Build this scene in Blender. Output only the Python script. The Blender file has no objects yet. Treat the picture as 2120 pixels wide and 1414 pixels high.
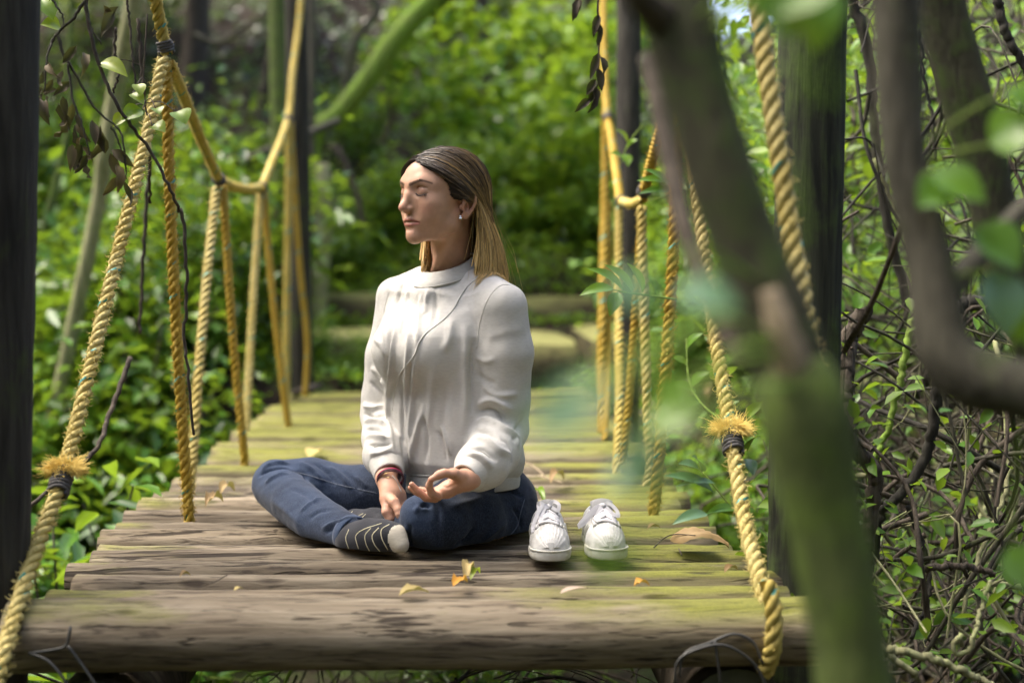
import bpy, math, random, time
import numpy as np
from mathutils import Vector, Matrix
from mathutils.bvhtree import BVHTree

T0 = time.time()
rad = math.radians
scn = bpy.context.scene
COL = scn.collection
rng = np.random.default_rng(7)

# ------------------------------------------------------------------ camera
CAM_H, LENS, YAW, PITCH = 0.61, 50.0, rad(2.1), rad(3.25)
FPX, CX, CY = 2120 * LENS / 36.0, 1060.0, 707.0
cam_d = bpy.data.cameras.new('camera')
cam = bpy.data.objects.new('camera', cam_d)
COL.objects.link(cam)
cam_d.lens, cam_d.sensor_width, cam_d.sensor_fit = LENS, 36.0, 'HORIZONTAL'
cam_d.clip_start, cam_d.clip_end = 0.05, 400.0
cam.location = (0, 0, CAM_H)
cam.rotation_euler = (rad(90) - PITCH, 0, -YAW)
cam_d.dof.use_dof = True
cam_d.dof.focus_distance = 3.06
cam_d.dof.aperture_fstop = 1.7
scn.camera = cam

# ------------------------------------------------------------------ sky, sun, exposure
SUN_EL, SUN_AZ = rad(62), rad(-80)          # azimuth from +Y towards +X
world = bpy.data.worlds.new('World')
scn.world = world
world.use_nodes = True
nt = world.node_tree
bg = nt.nodes['Background']
sky = nt.nodes.new('ShaderNodeTexSky')
sky.sky_type = 'NISHITA'
sky.sun_disc = False
sky.sun_elevation, sky.sun_rotation = SUN_EL, SUN_AZ
sky.air_density, sky.dust_density, sky.ozone_density = 0.45, 4.0, 0.0
nt.links.new(sky.outputs['Color'], bg.inputs['Color'])
bg.inputs['Strength'].default_value = 0.15
sl = bpy.data.lights.new('sun', 'SUN')
sl.energy, sl.angle, sl.color = 0.9, rad(40), (1.0, 0.91, 0.74)
sun = bpy.data.objects.new('sun', sl)
COL.objects.link(sun)
sd = Vector((math.sin(SUN_AZ) * math.cos(SUN_EL), math.cos(SUN_AZ) * math.cos(SUN_EL), math.sin(SUN_EL)))
sun.rotation_euler = sd.to_track_quat('Z', 'Y').to_euler()
sun.location = sd * 30
vs = scn.view_settings
vs.view_transform, vs.look, vs.gamma, vs.exposure = 'Standard', 'None', 1.0, 2.52
vs.use_curve_mapping = False
scn.cycles.use_denoising = True
scn.cycles.max_bounces = 8
scn.cycles.diffuse_bounces = 4
scn.cycles.transmission_bounces = 4
scn.cycles.transparent_max_bounces = 8
scn.cycles.sample_clamp_indirect = 6.0

# ------------------------------------------------------------------ pixel -> place
_f = np.array([math.sin(YAW) * math.cos(PITCH), math.cos(YAW) * math.cos(PITCH), -math.sin(PITCH)])
_r = np.array([math.cos(YAW), -math.sin(YAW), 0.0])
_u = np.cross(_r, _f)
CAMP = np.array([0, 0, CAM_H])


def ray(px, py):
    return _f + _r * (px - CX) / FPX - _u * (py - CY) / FPX


def W(px, py, Y):
    d = ray(px, py)
    return CAMP + d * (Y / d[1])


def W0(px, py, z=0.0):
    d = ray(px, py)
    return CAMP + d * ((z - CAM_H) / d[2])


def proj(P):
    v = np.asarray(P) - CAMP
    w = v @ _f
    return np.stack([CX + FPX * (v @ _r) / w, CY - FPX * (v @ _u) / w], -1)


# ------------------------------------------------------------------ objects
def tag(o, label=None, cat=None, group=None, kind=None):
    if label: o['label'] = label
    if cat: o['category'] = cat
    if group: o['group'] = group
    if kind: o['kind'] = kind
    return o


def mesh_np(name, V, F, mats=None, smooth=True, mi=None, attrs=None):
    """V (n,3); F list of arrays (m,3) or (m,4)."""
    me = bpy.data.meshes.new(name)
    V = np.asarray(V, dtype=np.float32)
    if not isinstance(F, (list, tuple)): F = [F]
    F = [np.asarray(f, dtype=np.int32) for f in F if len(f)]
    nl = sum(f.size for f in F)
    nf = sum(len(f) for f in F)
    me.vertices.add(len(V))
    me.vertices.foreach_set('co', V.ravel())
    me.loops.add(nl)
    me.loops.foreach_set('vertex_index', np.concatenate([f.ravel() for f in F]))
    me.polygons.add(nf)
    st, tot, k = [], [], 0
    for f in F:
        st.append(k + np.arange(len(f)) * f.shape[1]); tot.append(np.full(len(f), f.shape[1])); k += f.size
    me.polygons.foreach_set('loop_start', np.concatenate(st).astype(np.int32))
    me.polygons.foreach_set('loop_total', np.concatenate(tot).astype(np.int32))
    me.polygons.foreach_set('use_smooth', np.full(nf, smooth))
    if mats:
        for m in (mats if isinstance(mats, (list, tuple)) else [mats]): me.materials.append(m)
    if mi is not None: me.polygons.foreach_set('material_index', np.asarray(mi, dtype=np.int32))
    for k, a in (attrs or {}).items():
        a = np.asarray(a, dtype=np.float32)
        if a.ndim == 1:
            at = me.attributes.new(k, 'FLOAT', 'POINT'); at.data.foreach_set('value', a)
        else:
            at = me.attributes.new(k, 'FLOAT_COLOR', 'POINT')
            at.data.foreach_set('color', np.concatenate([a[:, :3], np.ones((len(a), 1), np.float32)], 1).ravel())
    me.update(calc_edges=True)
    me.validate()
    return me


def add(name, me, parent=None, loc=None, rot=None):
    o = bpy.data.objects.new(name, me)
    COL.objects.link(o)
    if parent is not None: o.parent = parent
    if loc is not None: o.location = loc
    if rot is not None: o.rotation_euler = rot
    return o


def empty(name, loc=(0, 0, 0)):
    o = bpy.data.objects.new(name, None)
    o.empty_display_size = 0.05
    COL.objects.link(o)
    o.location = loc
    return o


def put(name, me, parent):
    """child built in world coordinates under an un-rotated, un-scaled parent"""
    o = add(name, me, parent)
    p = parent
    off = Vector((0, 0, 0))
    while p is not None:
        off += p.location; p = p.parent
    o.location = -off
    return o


class MB:
    """collects pieces of one mesh"""
    def __init__(s): s.V, s.T, s.Q, s.n, s.mt, s.mq, s.A = [], [], [], 0, [], [], []
    def add(s, V, F, mi=0, a=None):
        V = np.asarray(V, float)
        for f in (F if isinstance(F, (list, tuple)) else [F]):
            f = np.asarray(f)
            if not len(f): continue
            if f.shape[1] == 3: s.T.append(f + s.n); s.mt.append(np.full(len(f), mi))
            else: s.Q.append(f + s.n); s.mq.append(np.full(len(f), mi))
        s.V.append(V); s.n += len(V)
        if a is not None: s.A.append(np.broadcast_to(np.asarray(a, float), (len(V),) + np.shape(a)[1:] if np.ndim(a) > 1 else (len(V),)))
    def mesh(s, name, mats, smooth=True, attr=None):
        F, mi = [], []
        if s.T: F.append(np.concatenate(s.T)); mi.append(np.concatenate(s.mt))
        if s.Q: F.append(np.concatenate(s.Q)); mi.append(np.concatenate(s.mq))
        at = {attr: np.concatenate(s.A)} if attr else None
        return mesh_np(name, np.concatenate(s.V), F, mats, smooth, np.concatenate(mi), at)


def catmull(P, n):
    """resample control points smoothly to n points"""
    P = np.asarray(P, float)
    if len(P) == 2: return P[0] + (P[1] - P[0]) * np.linspace(0, 1, n)[:, None]
    Q = np.concatenate([[2 * P[0] - P[1]], P, [2 * P[-1] - P[-2]]])
    L = np.concatenate([[0], np.cumsum(np.linalg.norm(np.diff(P[:, :3], axis=0), axis=1))])
    t = np.interp(np.linspace(0, L[-1], n), L, np.arange(len(P)))
    i = np.minimum(t.astype(int), len(P) - 2); f = (t - i)[:, None]
    a, b, c, d = Q[i], Q[i + 1], Q[i + 2], Q[i + 3]
    return 0.5 * (2 * b + (c - a) * f + (2 * a - 5 * b + 4 * c - d) * f ** 2 + (3 * b - a - 3 * c + d) * f ** 3)


def frames(P):
    P = np.asarray(P, float)
    t = np.gradient(P, axis=0); t /= np.linalg.norm(t, axis=1)[:, None] + 1e-12
    n = np.zeros_like(t)
    a = np.array([0, 0, 1.0]) if abs(t[0][2]) < 0.9 else np.array([1.0, 0, 0])
    v = np.cross(t[0], a); v /= np.linalg.norm(v)
    for i in range(len(P)):
        v = v - t[i] * (v @ t[i]); v /= np.linalg.norm(v) + 1e-12
        n[i] = v
    return t, n, np.cross(t, n)


def tube(P, r, k=8, cap=True, rough=0.0, seed=0, prof=None):
    """swept tube: verts, [quads, tris]"""
    P = np.asarray(P, float); n = len(P)
    r = np.broadcast_to(np.asarray(r, float), (n,))
    t, a, b = frames(P)
    th = np.arange(k) * 2 * math.pi / k
    rr = r[:, None] * np.ones((1, k))
    if prof is not None: rr = rr * prof(np.linspace(0, 1, n)[:, None], th[None, :])
    if rough:
        g = np.random.default_rng(seed)
        rr = rr * (1 + rough * g.normal(size=(n, k)))
    V = P[:, None] + rr[:, :, None] * (np.cos(th)[None, :, None] * a[:, None] + np.sin(th)[None, :, None] * b[:, None])
    i = np.arange(n - 1)[:, None] * k; j = np.arange(k)[None, :]; j2 = (j + 1) % k
    Q = np.stack([i + j, i + j2, i + k + j2, i + k + j], -1).reshape(-1, 4)
    V = V.reshape(-1, 3); Tt = np.zeros((0, 3), int)
    if cap:
        V = np.concatenate([V, P[:1], P[-1:]])
        c0, c1 = n * k, n * k + 1; jj = np.arange(k); j2 = (jj + 1) % k
        Tt = np.concatenate([np.stack([np.full(k, c0), j2, jj], 1),
                             np.stack([np.full(k, c1), (n - 1) * k + jj, (n - 1) * k + j2], 1)])
    return V, [Q, Tt]


def tubes_many(P, r, k=4):
    """many thin tubes at once: P (m,n,3), r (m,n) -> V,Q  (fast, simple frames)"""
    P = np.asarray(P, float); m, n, _ = P.shape
    t = np.gradient(P, axis=1); t /= np.linalg.norm(t, axis=2, keepdims=True) + 1e-12
    ref = np.array([0.31, 0.55, 0.12]); ref /= np.linalg.norm(ref)
    a = np.cross(t, ref); a /= np.linalg.norm(a, axis=2, keepdims=True) + 1e-9
    b = np.cross(t, a)
    th = np.arange(k) * 2 * math.pi / k
    r = np.broadcast_to(r, (m, n))
    V = P[:, :, None] + r[:, :, None, None] * (np.cos(th)[:, None] * a[:, :, None] + np.sin(th)[:, None] * b[:, :, None])
    base = (np.arange(m) * n * k)[:, None, None]
    i = (np.arange(n - 1) * k)[None, :, None]; j = np.arange(k)[None, None, :]; j2 = (j + 1) % k
    Q = np.stack([base + i + j, base + i + j2, base + i + k + j2, base + i + k + j], -1).reshape(-1, 4)
    return V.reshape(-1, 3), Q


def vnoise(P, scale=1.0, seed=0, octaves=3):
    """cheap smooth pseudo-noise in about -1..1"""
    g = np.random.default_rng(seed)
    out = np.zeros(len(P)); amp = 1.0; tot = 0
    for o in range(octaves):
        for q in range(4):
            d = g.normal(size=3); d *= scale * (0.7 + 0.6 * g.random()) / np.linalg.norm(d)
            out += amp * np.sin(P @ d * 2 * math.pi + g.random() * 6.28) * 0.5
        tot += amp; scale *= 2.03; amp *= 0.5
    return out / tot


# ------------------------------------------------------------------ materials
MAT = {}


class NT:
    def __init__(s, name):
        s.m = bpy.data.materials.new(name); s.m.use_nodes = True
        s.t = s.m.node_tree; s.b = s.t.nodes['Principled BSDF']; s.out = s.t.nodes['Material Output']
    def n(s, typ, **kw):
        o = s.t.nodes.new('ShaderNode' + typ)
        for k, v in kw.items():
            if k.startswith('i_'):
                key = k[2:]; key = int(key) if key.isdigit() else key.replace('_', ' ')
                if isinstance(v, bpy.types.NodeSocket): s.t.links.new(v, o.inputs[key])
                else: o.inputs[key].default_value = v
            else: setattr(o, k, v)
        return o
    def l(s, a, b): s.t.links.new(a, b)
    def ramp(s, fac, stops, interp='LINEAR'):
        o = s.t.nodes.new('ShaderNodeValToRGB'); e = o.color_ramp.elements; o.color_ramp.interpolation = interp
        while len(e) < len(stops): e.new(0.5)
        for q, (p, c) in zip(e, stops):
            q.position = p; q.color = (*c, 1) if len(c) == 3 else c
        s.l(fac, o.inputs[0]); return o.outputs[0]
    def mix(s, fac, a, b, typ='MIX'):
        o = s.t.nodes.new('ShaderNodeMix'); o.data_type = 'RGBA'; o.blend_type = typ
        for sock, v in ((o.inputs[0], fac), (o.inputs[6], a), (o.inputs[7], b)):
            if isinstance(v, bpy.types.NodeSocket): s.l(v, sock)
            else: sock.default_value = v if not isinstance(v, tuple) or len(v) == 4 else (*v, 1)
        return o.outputs[2]
    def math(s, op, a, b=0.0, clamp=False):
        o = s.t.nodes.new('ShaderNodeMath'); o.operation = op; o.use_clamp = clamp
        for sock, v in zip(o.inputs, (a, b)):
            if isinstance(v, bpy.types.NodeSocket): s.l(v, sock)
            else: sock.default_value = v
        return o.outputs[0]
    def noise(s, vec, scale, detail=4, rough=0.55, dist=0.0):
        o = s.n('TexNoise', i_Scale=scale, i_Detail=detail, i_Roughness=rough, i_Distortion=dist)
        if vec is not None: s.l(vec, o.inputs['Vector'])
        return o.outputs['Fac']
    def mapping(s, vec, scale=(1, 1, 1), rot=(0, 0, 0)):
        o = s.n('Mapping'); o.inputs['Scale'].default_value = scale; o.inputs['Rotation'].default_value = rot
        s.l(vec, o.inputs['Vector']); return o.outputs[0]
    def bump(s, h, strength=0.5, dist=0.01, normal=None):
        o = s.n('Bump', i_Strength=strength, i_Distance=dist); s.l(h, o.inputs['Height'])
        if normal is not None: s.l(normal, o.inputs['Normal'])
        return o.outputs[0]
    def coord(s, which='Object'):
        return s.n('TexCoord').outputs[which]
    def done(s, key, color=None, rough=None, normal=None, spec=None, **kw):
        for nm, v in (('Base Color', color), ('Roughness', rough), ('Normal', normal), ('Specular IOR Level', spec), *[(k.replace('_', ' '), v) for k, v in kw.items()]):
            if v is None: continue
            if isinstance(v, bpy.types.NodeSocket): s.l(v, s.b.inputs[nm])
            else: s.b.inputs[nm].default_value = (*v, 1) if isinstance(v, tuple) and len(v) == 3 and nm != 'Subsurface Radius' else v
        MAT[key] = s.m
        return s.m

# ------------------------------------------------------------------ wood materials
def mat_log():
    s = NT('weathered_log')
    pos = s.n('NewGeometry').outputs['Position']; nor = s.n('NewGeometry').outputs['Normal']
    oi = s.n('ObjectInfo').outputs['Random']
    sh = s.n('VectorMath', operation='ADD'); s.l(pos, sh.inputs[0])
    cv = s.n('CombineXYZ'); s.l(s.math('MULTIPLY', oi, 37.0), cv.inputs[0]); s.l(s.math('MULTIPLY', oi, 11.0), cv.inputs[2]); s.l(cv.outputs[0], sh.inputs[1])
    p = sh.outputs[0]
    fib = s.noise(s.mapping(p, (9.0, 120, 120)), 1.0, 5, 0.65, 0.4)
    fib2 = s.noise(s.mapping(p, (2.6, 38, 38)), 1.0, 5, 0.62, 0.5)
    crk = s.noise(s.mapping(p, (3.2, 46, 46)), 1.0, 3, 0.55, 0.8)
    crk2 = s.noise(s.mapping(p, (7.0, 80, 80)), 1.0, 3, 0.55, 0.8)
    wood = s.ramp(fib2, [(0.28, (0.055, 0.043, 0.030)), (0.42, (0.135, 0.112, 0.080)), (0.56, (0.195, 0.168, 0.125)), (0.78, (0.28, 0.25, 0.192))])
    wood = s.mix(s.math('MULTIPLY', s.ramp(fib, [(0.36, (1, 1, 1)), (0.47, (0, 0, 0))]), 0.88), wood, (0.04, 0.032, 0.024))
    cm = s.math('MAXIMUM', s.ramp(crk, [(0.34, (1, 1, 1)), (0.40, (0, 0, 0))]), s.ramp(crk2, [(0.32, (0.8, 0.8, 0.8)), (0.37, (0, 0, 0))]))
    wood = s.mix(s.math('MULTIPLY', cm, 0.9), wood, (0.018, 0.013, 0.009))
    tone = s.ramp(oi, [(0.0, (0.55, 0.52, 0.47)), (0.5, (1.0, 0.97, 0.92)), (1.0, (1.4, 1.34, 1.22))])
    wood = s.mix(0.9, wood, tone, 'MULTIPLY')
    # knots and holes with a shape of their own
    kn = s.n('TexVoronoi', i_Scale=1.0, i_Randomness=1.0); s.l(s.mapping(p, (5.5, 19, 19)), kn.inputs['Vector'])
    kmask = s.ramp(kn.outputs['Distance'], [(0.10, (1, 1, 1)), (0.20, (0, 0, 0))])
    kmask = s.math('MULTIPLY', kmask, s.ramp(kn.outputs['Color'], [(0.55, (0, 0, 0)), (0.6, (1, 1, 1))]))
    wood = s.mix(s.math('MULTIPLY', kmask, 0.85), wood, (0.028, 0.02, 0.014))
    # moss: right-hand third, both rims and the far half of the deck
    sx = s.n('SeparateXYZ'); s.l(pos, sx.inputs[0]); X, Y = sx.outputs[0], sx.outputs[1]
    mr = s.n('MapRange', i_From_Min=0.0, i_From_Max=0.42); s.l(X, mr.inputs[0])
    ml = s.n('MapRange', i_From_Min=-0.46, i_From_Max=-0.78); s.l(X, ml.inputs[0])
    mf = s.n('MapRange', i_From_Min=3.35, i_From_Max=4.6); s.l(Y, mf.inputs[0])
    cen = s.n('MapRange', i_From_Min=0.05, i_From_Max=0.45); s.l(s.math('ABSOLUTE', s.math('ADD', X, 0.06)), cen.inputs[0])
    far = s.math('MULTIPLY', mf.outputs[0], s.math('ADD', s.math('MULTIPLY', cen.outputs[0], 0.62), 0.22))
    base = s.math('MAXIMUM', s.math('MAXIMUM', s.math('MULTIPLY', mr.outputs[0], 0.9), s.math('MULTIPLY', ml.outputs[0], 0.5)), far)
    mn = s.noise(s.mapping(p, (3.0, 9, 9)), 1.0, 6, 0.62)
    mm = s.math('ADD', base, s.math('MULTIPLY', s.math('SUBTRACT', mn, 0.5), 1.7))
    mm = s.math('ADD', mm, s.math('MULTIPLY', s.math('SUBTRACT', oi, 0.5), 0.35))
    sz = s.n('SeparateXYZ'); s.l(nor, sz.inputs[0])
    mm = s.math('MULTIPLY', s.ramp(mm, [(0.34, (0, 0, 0)), (0.72, (1, 1, 1))]), s.ramp(sz.outputs[2], [(0.45, (0.10, 0.10, 0.10)), (0.88, (1, 1, 1))]))
    mfine = s.noise(p, 160, 3, 0.7)
    moss = s.mix(mfine, (0.085, 0.098, 0.012), (0.225, 0.235, 0.032))
    moss = s.mix(s.math('MULTIPLY', s.ramp(fib, [(0.34, (1, 1, 1)), (0.5, (0, 0, 0))]), 0.6), moss, (0.06, 0.05, 0.025))
    moss = s.mix(s.math('MULTIPLY', cm, 0.75), moss, (0.03, 0.03, 0.012))
    col = s.mix(s.math('MULTIPLY', mm, 0.86), wood, moss)
    h = s.math('ADD', s.math('MULTIPLY', fib, 0.5), s.math('ADD', s.math('MULTIPLY', fib2, 0.9), s.math('MULTIPLY', kmask, -0.8)))
    h = s.math('ADD', h, s.math('MULTIPLY', s.math('MULTIPLY', mm, mfine), 0.5))
    h = s.math('SUBTRACT', h, s.math('MULTIPLY', cm, 0.8))
    return s.done('log', col, 0.85, s.bump(h, 0.8, 0.004), 0.25)


def mat_post(key, dark, light, moss, mossamt, sc=1.0):
    s = NT(key)
    p = s.n('NewGeometry').outputs['Position']
    f = s.noise(s.mapping(p, (45 * sc, 45 * sc, 3.5 * sc)), 1.0, 5, 0.65, 0.4)
    g = s.noise(p, 5.0 * sc, 4, 0.6, 0.5)
    c = s.mix(s.ramp(f, [(0.35, (0, 0, 0)), (0.68, (1, 1, 1))]), dark, light)
    m = s.ramp(s.math('ADD', s.math('MULTIPLY', g, 0.75), s.math('MULTIPLY', f, 0.35)), [(0.62 - mossamt, (0, 0, 0)), (0.78 - mossamt, (1, 1, 1))])
    c = s.mix(m, c, s.mix(s.noise(p, 90, 3, 0.7), tuple(0.55 * x for x in moss), moss))
    return s.done(key, c, 0.85, s.bump(s.math('ADD', f, s.math('MULTIPLY', g, 0.6)), 0.8, 0.008), 0.25)


mat_log()
mat_post('post_dark', (0.016, 0.015, 0.012), (0.055, 0.052, 0.042), (0.06, 0.085, 0.02), 0.02)
mat_post('post_mossy', (0.012, 0.014, 0.010), (0.05, 0.055, 0.035), (0.085, 0.135, 0.03), 0.10)
mat_post('beam_wood', (0.02, 0.016, 0.011), (0.10, 0.08, 0.055), (0.06, 0.08, 0.02), 0.02)
mat_post('bark_brown', (0.03, 0.024, 0.018), (0.115, 0.095, 0.072), (0.10, 0.14, 0.03), -0.05, 2)
mat_post('bark_mossy', (0.030, 0.030, 0.018), (0.075, 0.075, 0.042), (0.075, 0.115, 0.028), 0.10, 5)
mat_post('bark_mossgreen', (0.05, 0.07, 0.02), (0.13, 0.17, 0.05), (0.13, 0.20, 0.035), 0.10, 5)
mat_post('bark_grey', (0.036, 0.034, 0.024), (0.115, 0.108, 0.078), (0.085, 0.11, 0.035), 0.03, 3)
mat_post('bark_pale', (0.16, 0.16, 0.08), (0.36, 0.36, 0.20), (0.22, 0.30, 0.08), 0.05, 1.2)
mat_post('bark_green', (0.10, 0.15, 0.03), (0.24, 0.33, 0.07), (0.22, 0.36, 0.05), 0.14, 1.2)
mat_post('stone', (0.06, 0.055, 0.035), (0.24, 0.22, 0.14), (0.20, 0.22, 0.05), 0.12, 0.5)
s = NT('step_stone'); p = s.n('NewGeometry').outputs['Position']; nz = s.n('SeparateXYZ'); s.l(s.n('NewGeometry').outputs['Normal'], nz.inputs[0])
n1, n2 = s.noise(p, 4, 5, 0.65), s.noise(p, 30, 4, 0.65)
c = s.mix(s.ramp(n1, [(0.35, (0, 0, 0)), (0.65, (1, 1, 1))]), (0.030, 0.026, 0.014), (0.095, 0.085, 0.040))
top = s.mix(n2, (0.10, 0.12, 0.03), (0.30, 0.28, 0.11))  # moss on upward faces; overhead light also painted in as paler treads, darker risers
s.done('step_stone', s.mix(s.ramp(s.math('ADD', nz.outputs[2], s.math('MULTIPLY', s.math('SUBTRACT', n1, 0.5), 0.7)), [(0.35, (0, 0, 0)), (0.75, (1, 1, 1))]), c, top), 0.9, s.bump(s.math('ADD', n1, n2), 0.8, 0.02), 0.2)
s = NT('wire'); s.done('wire', (0.055, 0.055, 0.05), 0.5, Metallic=0.6)
s = NT('cut_wood'); p = s.coord(); s.done('cut_wood', s.mix(s.noise(p, 40, 3), (0.20, 0.155, 0.095), (0.36, 0.29, 0.19)), 0.8)
s = NT('end_grain'); p = s.n('NewGeometry').outputs['Position']; s.done('end_grain', s.mix(s.noise(p, 30, 4), (0.02, 0.022, 0.012), (0.075, 0.08, 0.04)), 0.9)


# ------------------------------------------------------------------ the footbridge: round logs on two bearers
XL, XR = -0.80, 0.60
bridge = empty('footbridge', (-0.1, 2.55, 0))
tag(bridge, 'footbridge deck of weathered mossy round logs lashed side by side', 'footbridge')


def log_mesh(seed, L, r):
    g = np.random.default_rng(seed)
    n, k = 26, 26
    x = np.linspace(-L / 2, L / 2, n)
    P = np.stack([x, 0.004 * np.sin(x * 3 + g.random() * 6) + 0.002 * g.normal(size=n), 0.003 * np.sin(x * 4 + g.random() * 6)], 1)
    th = np.arange(k) * 2 * math.pi / k
    spl = np.zeros(k)
    for q in range(4): spl[int(g.integers(k))] -= 0.05 + 0.08 * g.random()
    rr = r * (1 + spl + 0.035 * np.sin(2 * th + g.random() * 6) + 0.02 * np.sin(3 * th + g.random() * 6))[None, :] * (1 + 0.03 * np.sin(x * 2.3 + g.random() * 6) + 0.012 * g.normal(size=n))[:, None]
    V, F = tube(P, 1.0, k, True, prof=lambda t, a: rr)
    # rounded rims and slightly concave worn ends
    return mesh_np('log', V, F, MAT['log'])


g = np.random.default_rng(3)
log_meshes = [log_mesh(100 + i, 1.40, 0.0490) for i in range(8)]
front = log_mesh(99, 1.47, 0.064)
o = add('log', front, bridge, (0.025, 0.0, -0.066)); o['label'] = 'thick rounded front log, weathered grey brown, mossy at its right end'
y = 0.118; i = 0
YEND = 4.35
LOGS = [2.55]
while y < YEND:
    dx = g.normal() * 0.012
    o = add('log', log_meshes[int(g.integers(8))], bridge, (dx, y, -0.0530 + float(np.clip(g.normal(), -1.6, 1.3)) * 0.0125), (g.random() * 6.28, g.normal() * 0.003, g.normal() * 0.006))
    sc_ = 0.96 + g.normal() * 0.075
    o.scale = (1 + g.normal() * 0.012, sc_, sc_)
    y += 0.110 + 0.022 * g.random(); i += 1
# two bearer logs under the deck, their cut ends showing below the front log
for x, zz in ((-0.66, -0.235), (0.50, -0.225)):
    V, F = tube(np.stack([np.full(20, x), np.linspace(2.53, 7.0, 20), np.full(20, zz)], 1), 0.098, 18, False, rough=0.012, seed=int(x * 10 + 50))
    bm_ = put('bearer_beam', mesh_np('bearer_beam', V, F, MAT['beam_wood']), bridge)
    th = np.linspace(0, 2 * math.pi, 24, endpoint=False)
    V = np.concatenate([[[x, 2.527, zz]], np.stack([x + 0.096 * np.cos(th), np.full(24, 2.528), zz + 0.096 * np.sin(th)], 1)])
    F = np.array([[0, 1 + i, 1 + (i + 1) % 24] for i in range(24)])
    put('cut_end', mesh_np('cut_end', V, F, MAT['end_grain'], False), bm_)
# wire lashings in front of each bearer
for pts in ([(60, 1352, 2.47), (130, 1340, 2.475), (142, 1318, 2.478), (146, 1296, 2.484)],
            [(140, 1336, 2.474), (160, 1362, 2.47), (192, 1408, 2.46), (215, 1450, 2.45)],
            [(60, 1352, 2.47), (100, 1368, 2.46), (135, 1410, 2.45), (150, 1450, 2.45)]):
    V, F = tube(catmull([W(*q) for q in pts], 14), 0.0028, 7); put('wire_tie', mesh_np('wire_tie', V, F, MAT['wire']), bridge)
for pts in ([(1405, 1400, 2.46), (1418, 1352, 2.465), (1470, 1330, 2.47), (1520, 1312, 2.474), (1560, 1330, 2.47), (1580, 1375, 2.46)],
            [(1480, 1326, 2.468), (1486, 1368, 2.462), (1492, 1412, 2.46)],
            [(1398, 1420, 2.458), (1402, 1370, 2.46), (1440, 1345, 2.462), (1500, 1335, 2.46), (1560, 1372, 2.455), (1590, 1430, 2.45)]):
    V, F = tube(catmull([W(*q) for q in pts], 20), 0.0028, 7); put('wire_tie', mesh_np('wire_tie', V, F, MAT['wire']), bridge)


def trunk(name, pts, radii, mat, k=14, n=40, rough=0.03, seed=1, lump=0.05):
    P = catmull([np.append(a, r) for a, r in zip(pts, radii)], n)
    g = np.random.default_rng(seed); ph = g.random(4) * 6.28
    V, F = tube(P[:, :3], P[:, 3], k, True, rough, seed, prof=lambda t, a: 1 + lump * np.sin(2 * a + ph[0] + 5 * t) + 0.6 * lump * np.sin(3 * a + ph[1] - 9 * t) + 0.5 * lump * np.sin(17 * t + ph[2]))
    return mesh_np(name, V, F, MAT[mat])


# four upright bridge posts
def post(pts, r, mat, label, seed):
    root = empty('bridge_post', pts[0])
    tag(root, label, 'post', 'posts at the bridge ends')
    put('shaft', trunk('shaft', pts, [r * 1.02, r, r, r * 0.97], mat, 18, 30, 0.012, seed, 0.02), root)
    return root


def vline(p0, p1, n=4):
    return [p0 + (p1 - p0) * t for t in np.linspace(0, 1, n)]


post(vline(np.array([-0.905, 2.62, -1.0]), W(8, -260, 2.62)), 0.070, 'post_dark', 'blurred near-black post at the left edge, in front of the left ropes', 1)
post(vline(np.array([0.675, 2.80, -1.0]), W(1690, -330, 2.80)), 0.066, 'post_mossy', 'broad dark green mossy post beyond the right end of the front log', 2)
post(vline(np.append(W0(628, 806)[:2], -0.6), W(608, -260, 6.6)), 0.052, 'post_dark', 'dark brown post at the far left end of the deck', 3)
post(vline(np.append(W0(1296, 860)[:2], -0.6), W(1305, -260, 5.9)), 0.052, 'post_dark', 'dark post at the far right end of the deck, half hidden by ropes', 4)
# the tyre-rubber pad at the far left post foot is a fallen bark slab
V, F = tube(np.array([W0(606, 822), W0(640, 815), W0(664, 806)]) + np.array([0, 0, 0.02]), [0.012, 0.02, 0.012], 8)
tag(add('bark_slab', mesh_np('bark_slab', V, F, MAT['bark_brown'])), 'small reddish brown bark slab at the foot of the far left post', 'bark')

# ------------------------------------------------------------------ ropes
def mat_rope(key, a, b):
    s = NT(key)
    p = s.n('NewGeometry').outputs['Position']
    n1 = s.noise(p, 9, 3, 0.6); n2 = s.noise(p, 420, 2, 0.6)
    c = s.mix(s.ramp(n1, [(0.35, (0, 0, 0)), (0.65, (1, 1, 1))]), a, b)
    c = s.mix(s.math('MULTIPLY', n2, 0.55), c, tuple(0.45 * x for x in a))
    return s.done(key, c, 0.6, s.bump(n2, 0.6, 0.002), 0.3)


mat_rope('rope_pale', (0.54, 0.43, 0.12), (0.63, 0.54, 0.22))
mat_rope('rope_gold', (0.44, 0.29, 0.025), (0.54, 0.38, 0.06))
mat_rope('rope_yellow', (0.50, 0.38, 0.07), (0.59, 0.48, 0.15))
s = NT('teal_yarn'); s.done('teal', (0.05, 0.27, 0.22), 0.6)
s = NT('binding_cord'); p = s.coord(); s.done('binding', s.mix(s.noise(p, 150, 3), (0.02, 0.02, 0.022), (0.12, 0.115, 0.11)), 0.8)
s = NT('frayed_fibre'); s.done('fray', (0.72, 0.55, 0.15), 0.7)

ROPES = {}


def binding(P, t, parent, r=0.0165, turns=4, cr=0.0036):
    t = np.asarray(t) / np.linalg.norm(t)
    a = np.cross(t, [0.3, 1, 0.1]); a /= np.linalg.norm(a); b = np.cross(t, a)
    s_ = np.linspace(0, 1, turns * 14)
    th = s_ * turns * 2 * math.pi
    pth = P + t * ((s_ - 0.5) * turns * cr * 1.9)[:, None] + (np.cos(th)[:, None] * a + np.sin(th)[:, None] * b) * (r + 0.0012 * np.sin(th * 3.3))[:, None]
    V, F = tube(pth, cr, 6)
    put('binding', mesh_np('binding', V, F, MAT['binding']), parent)


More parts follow.
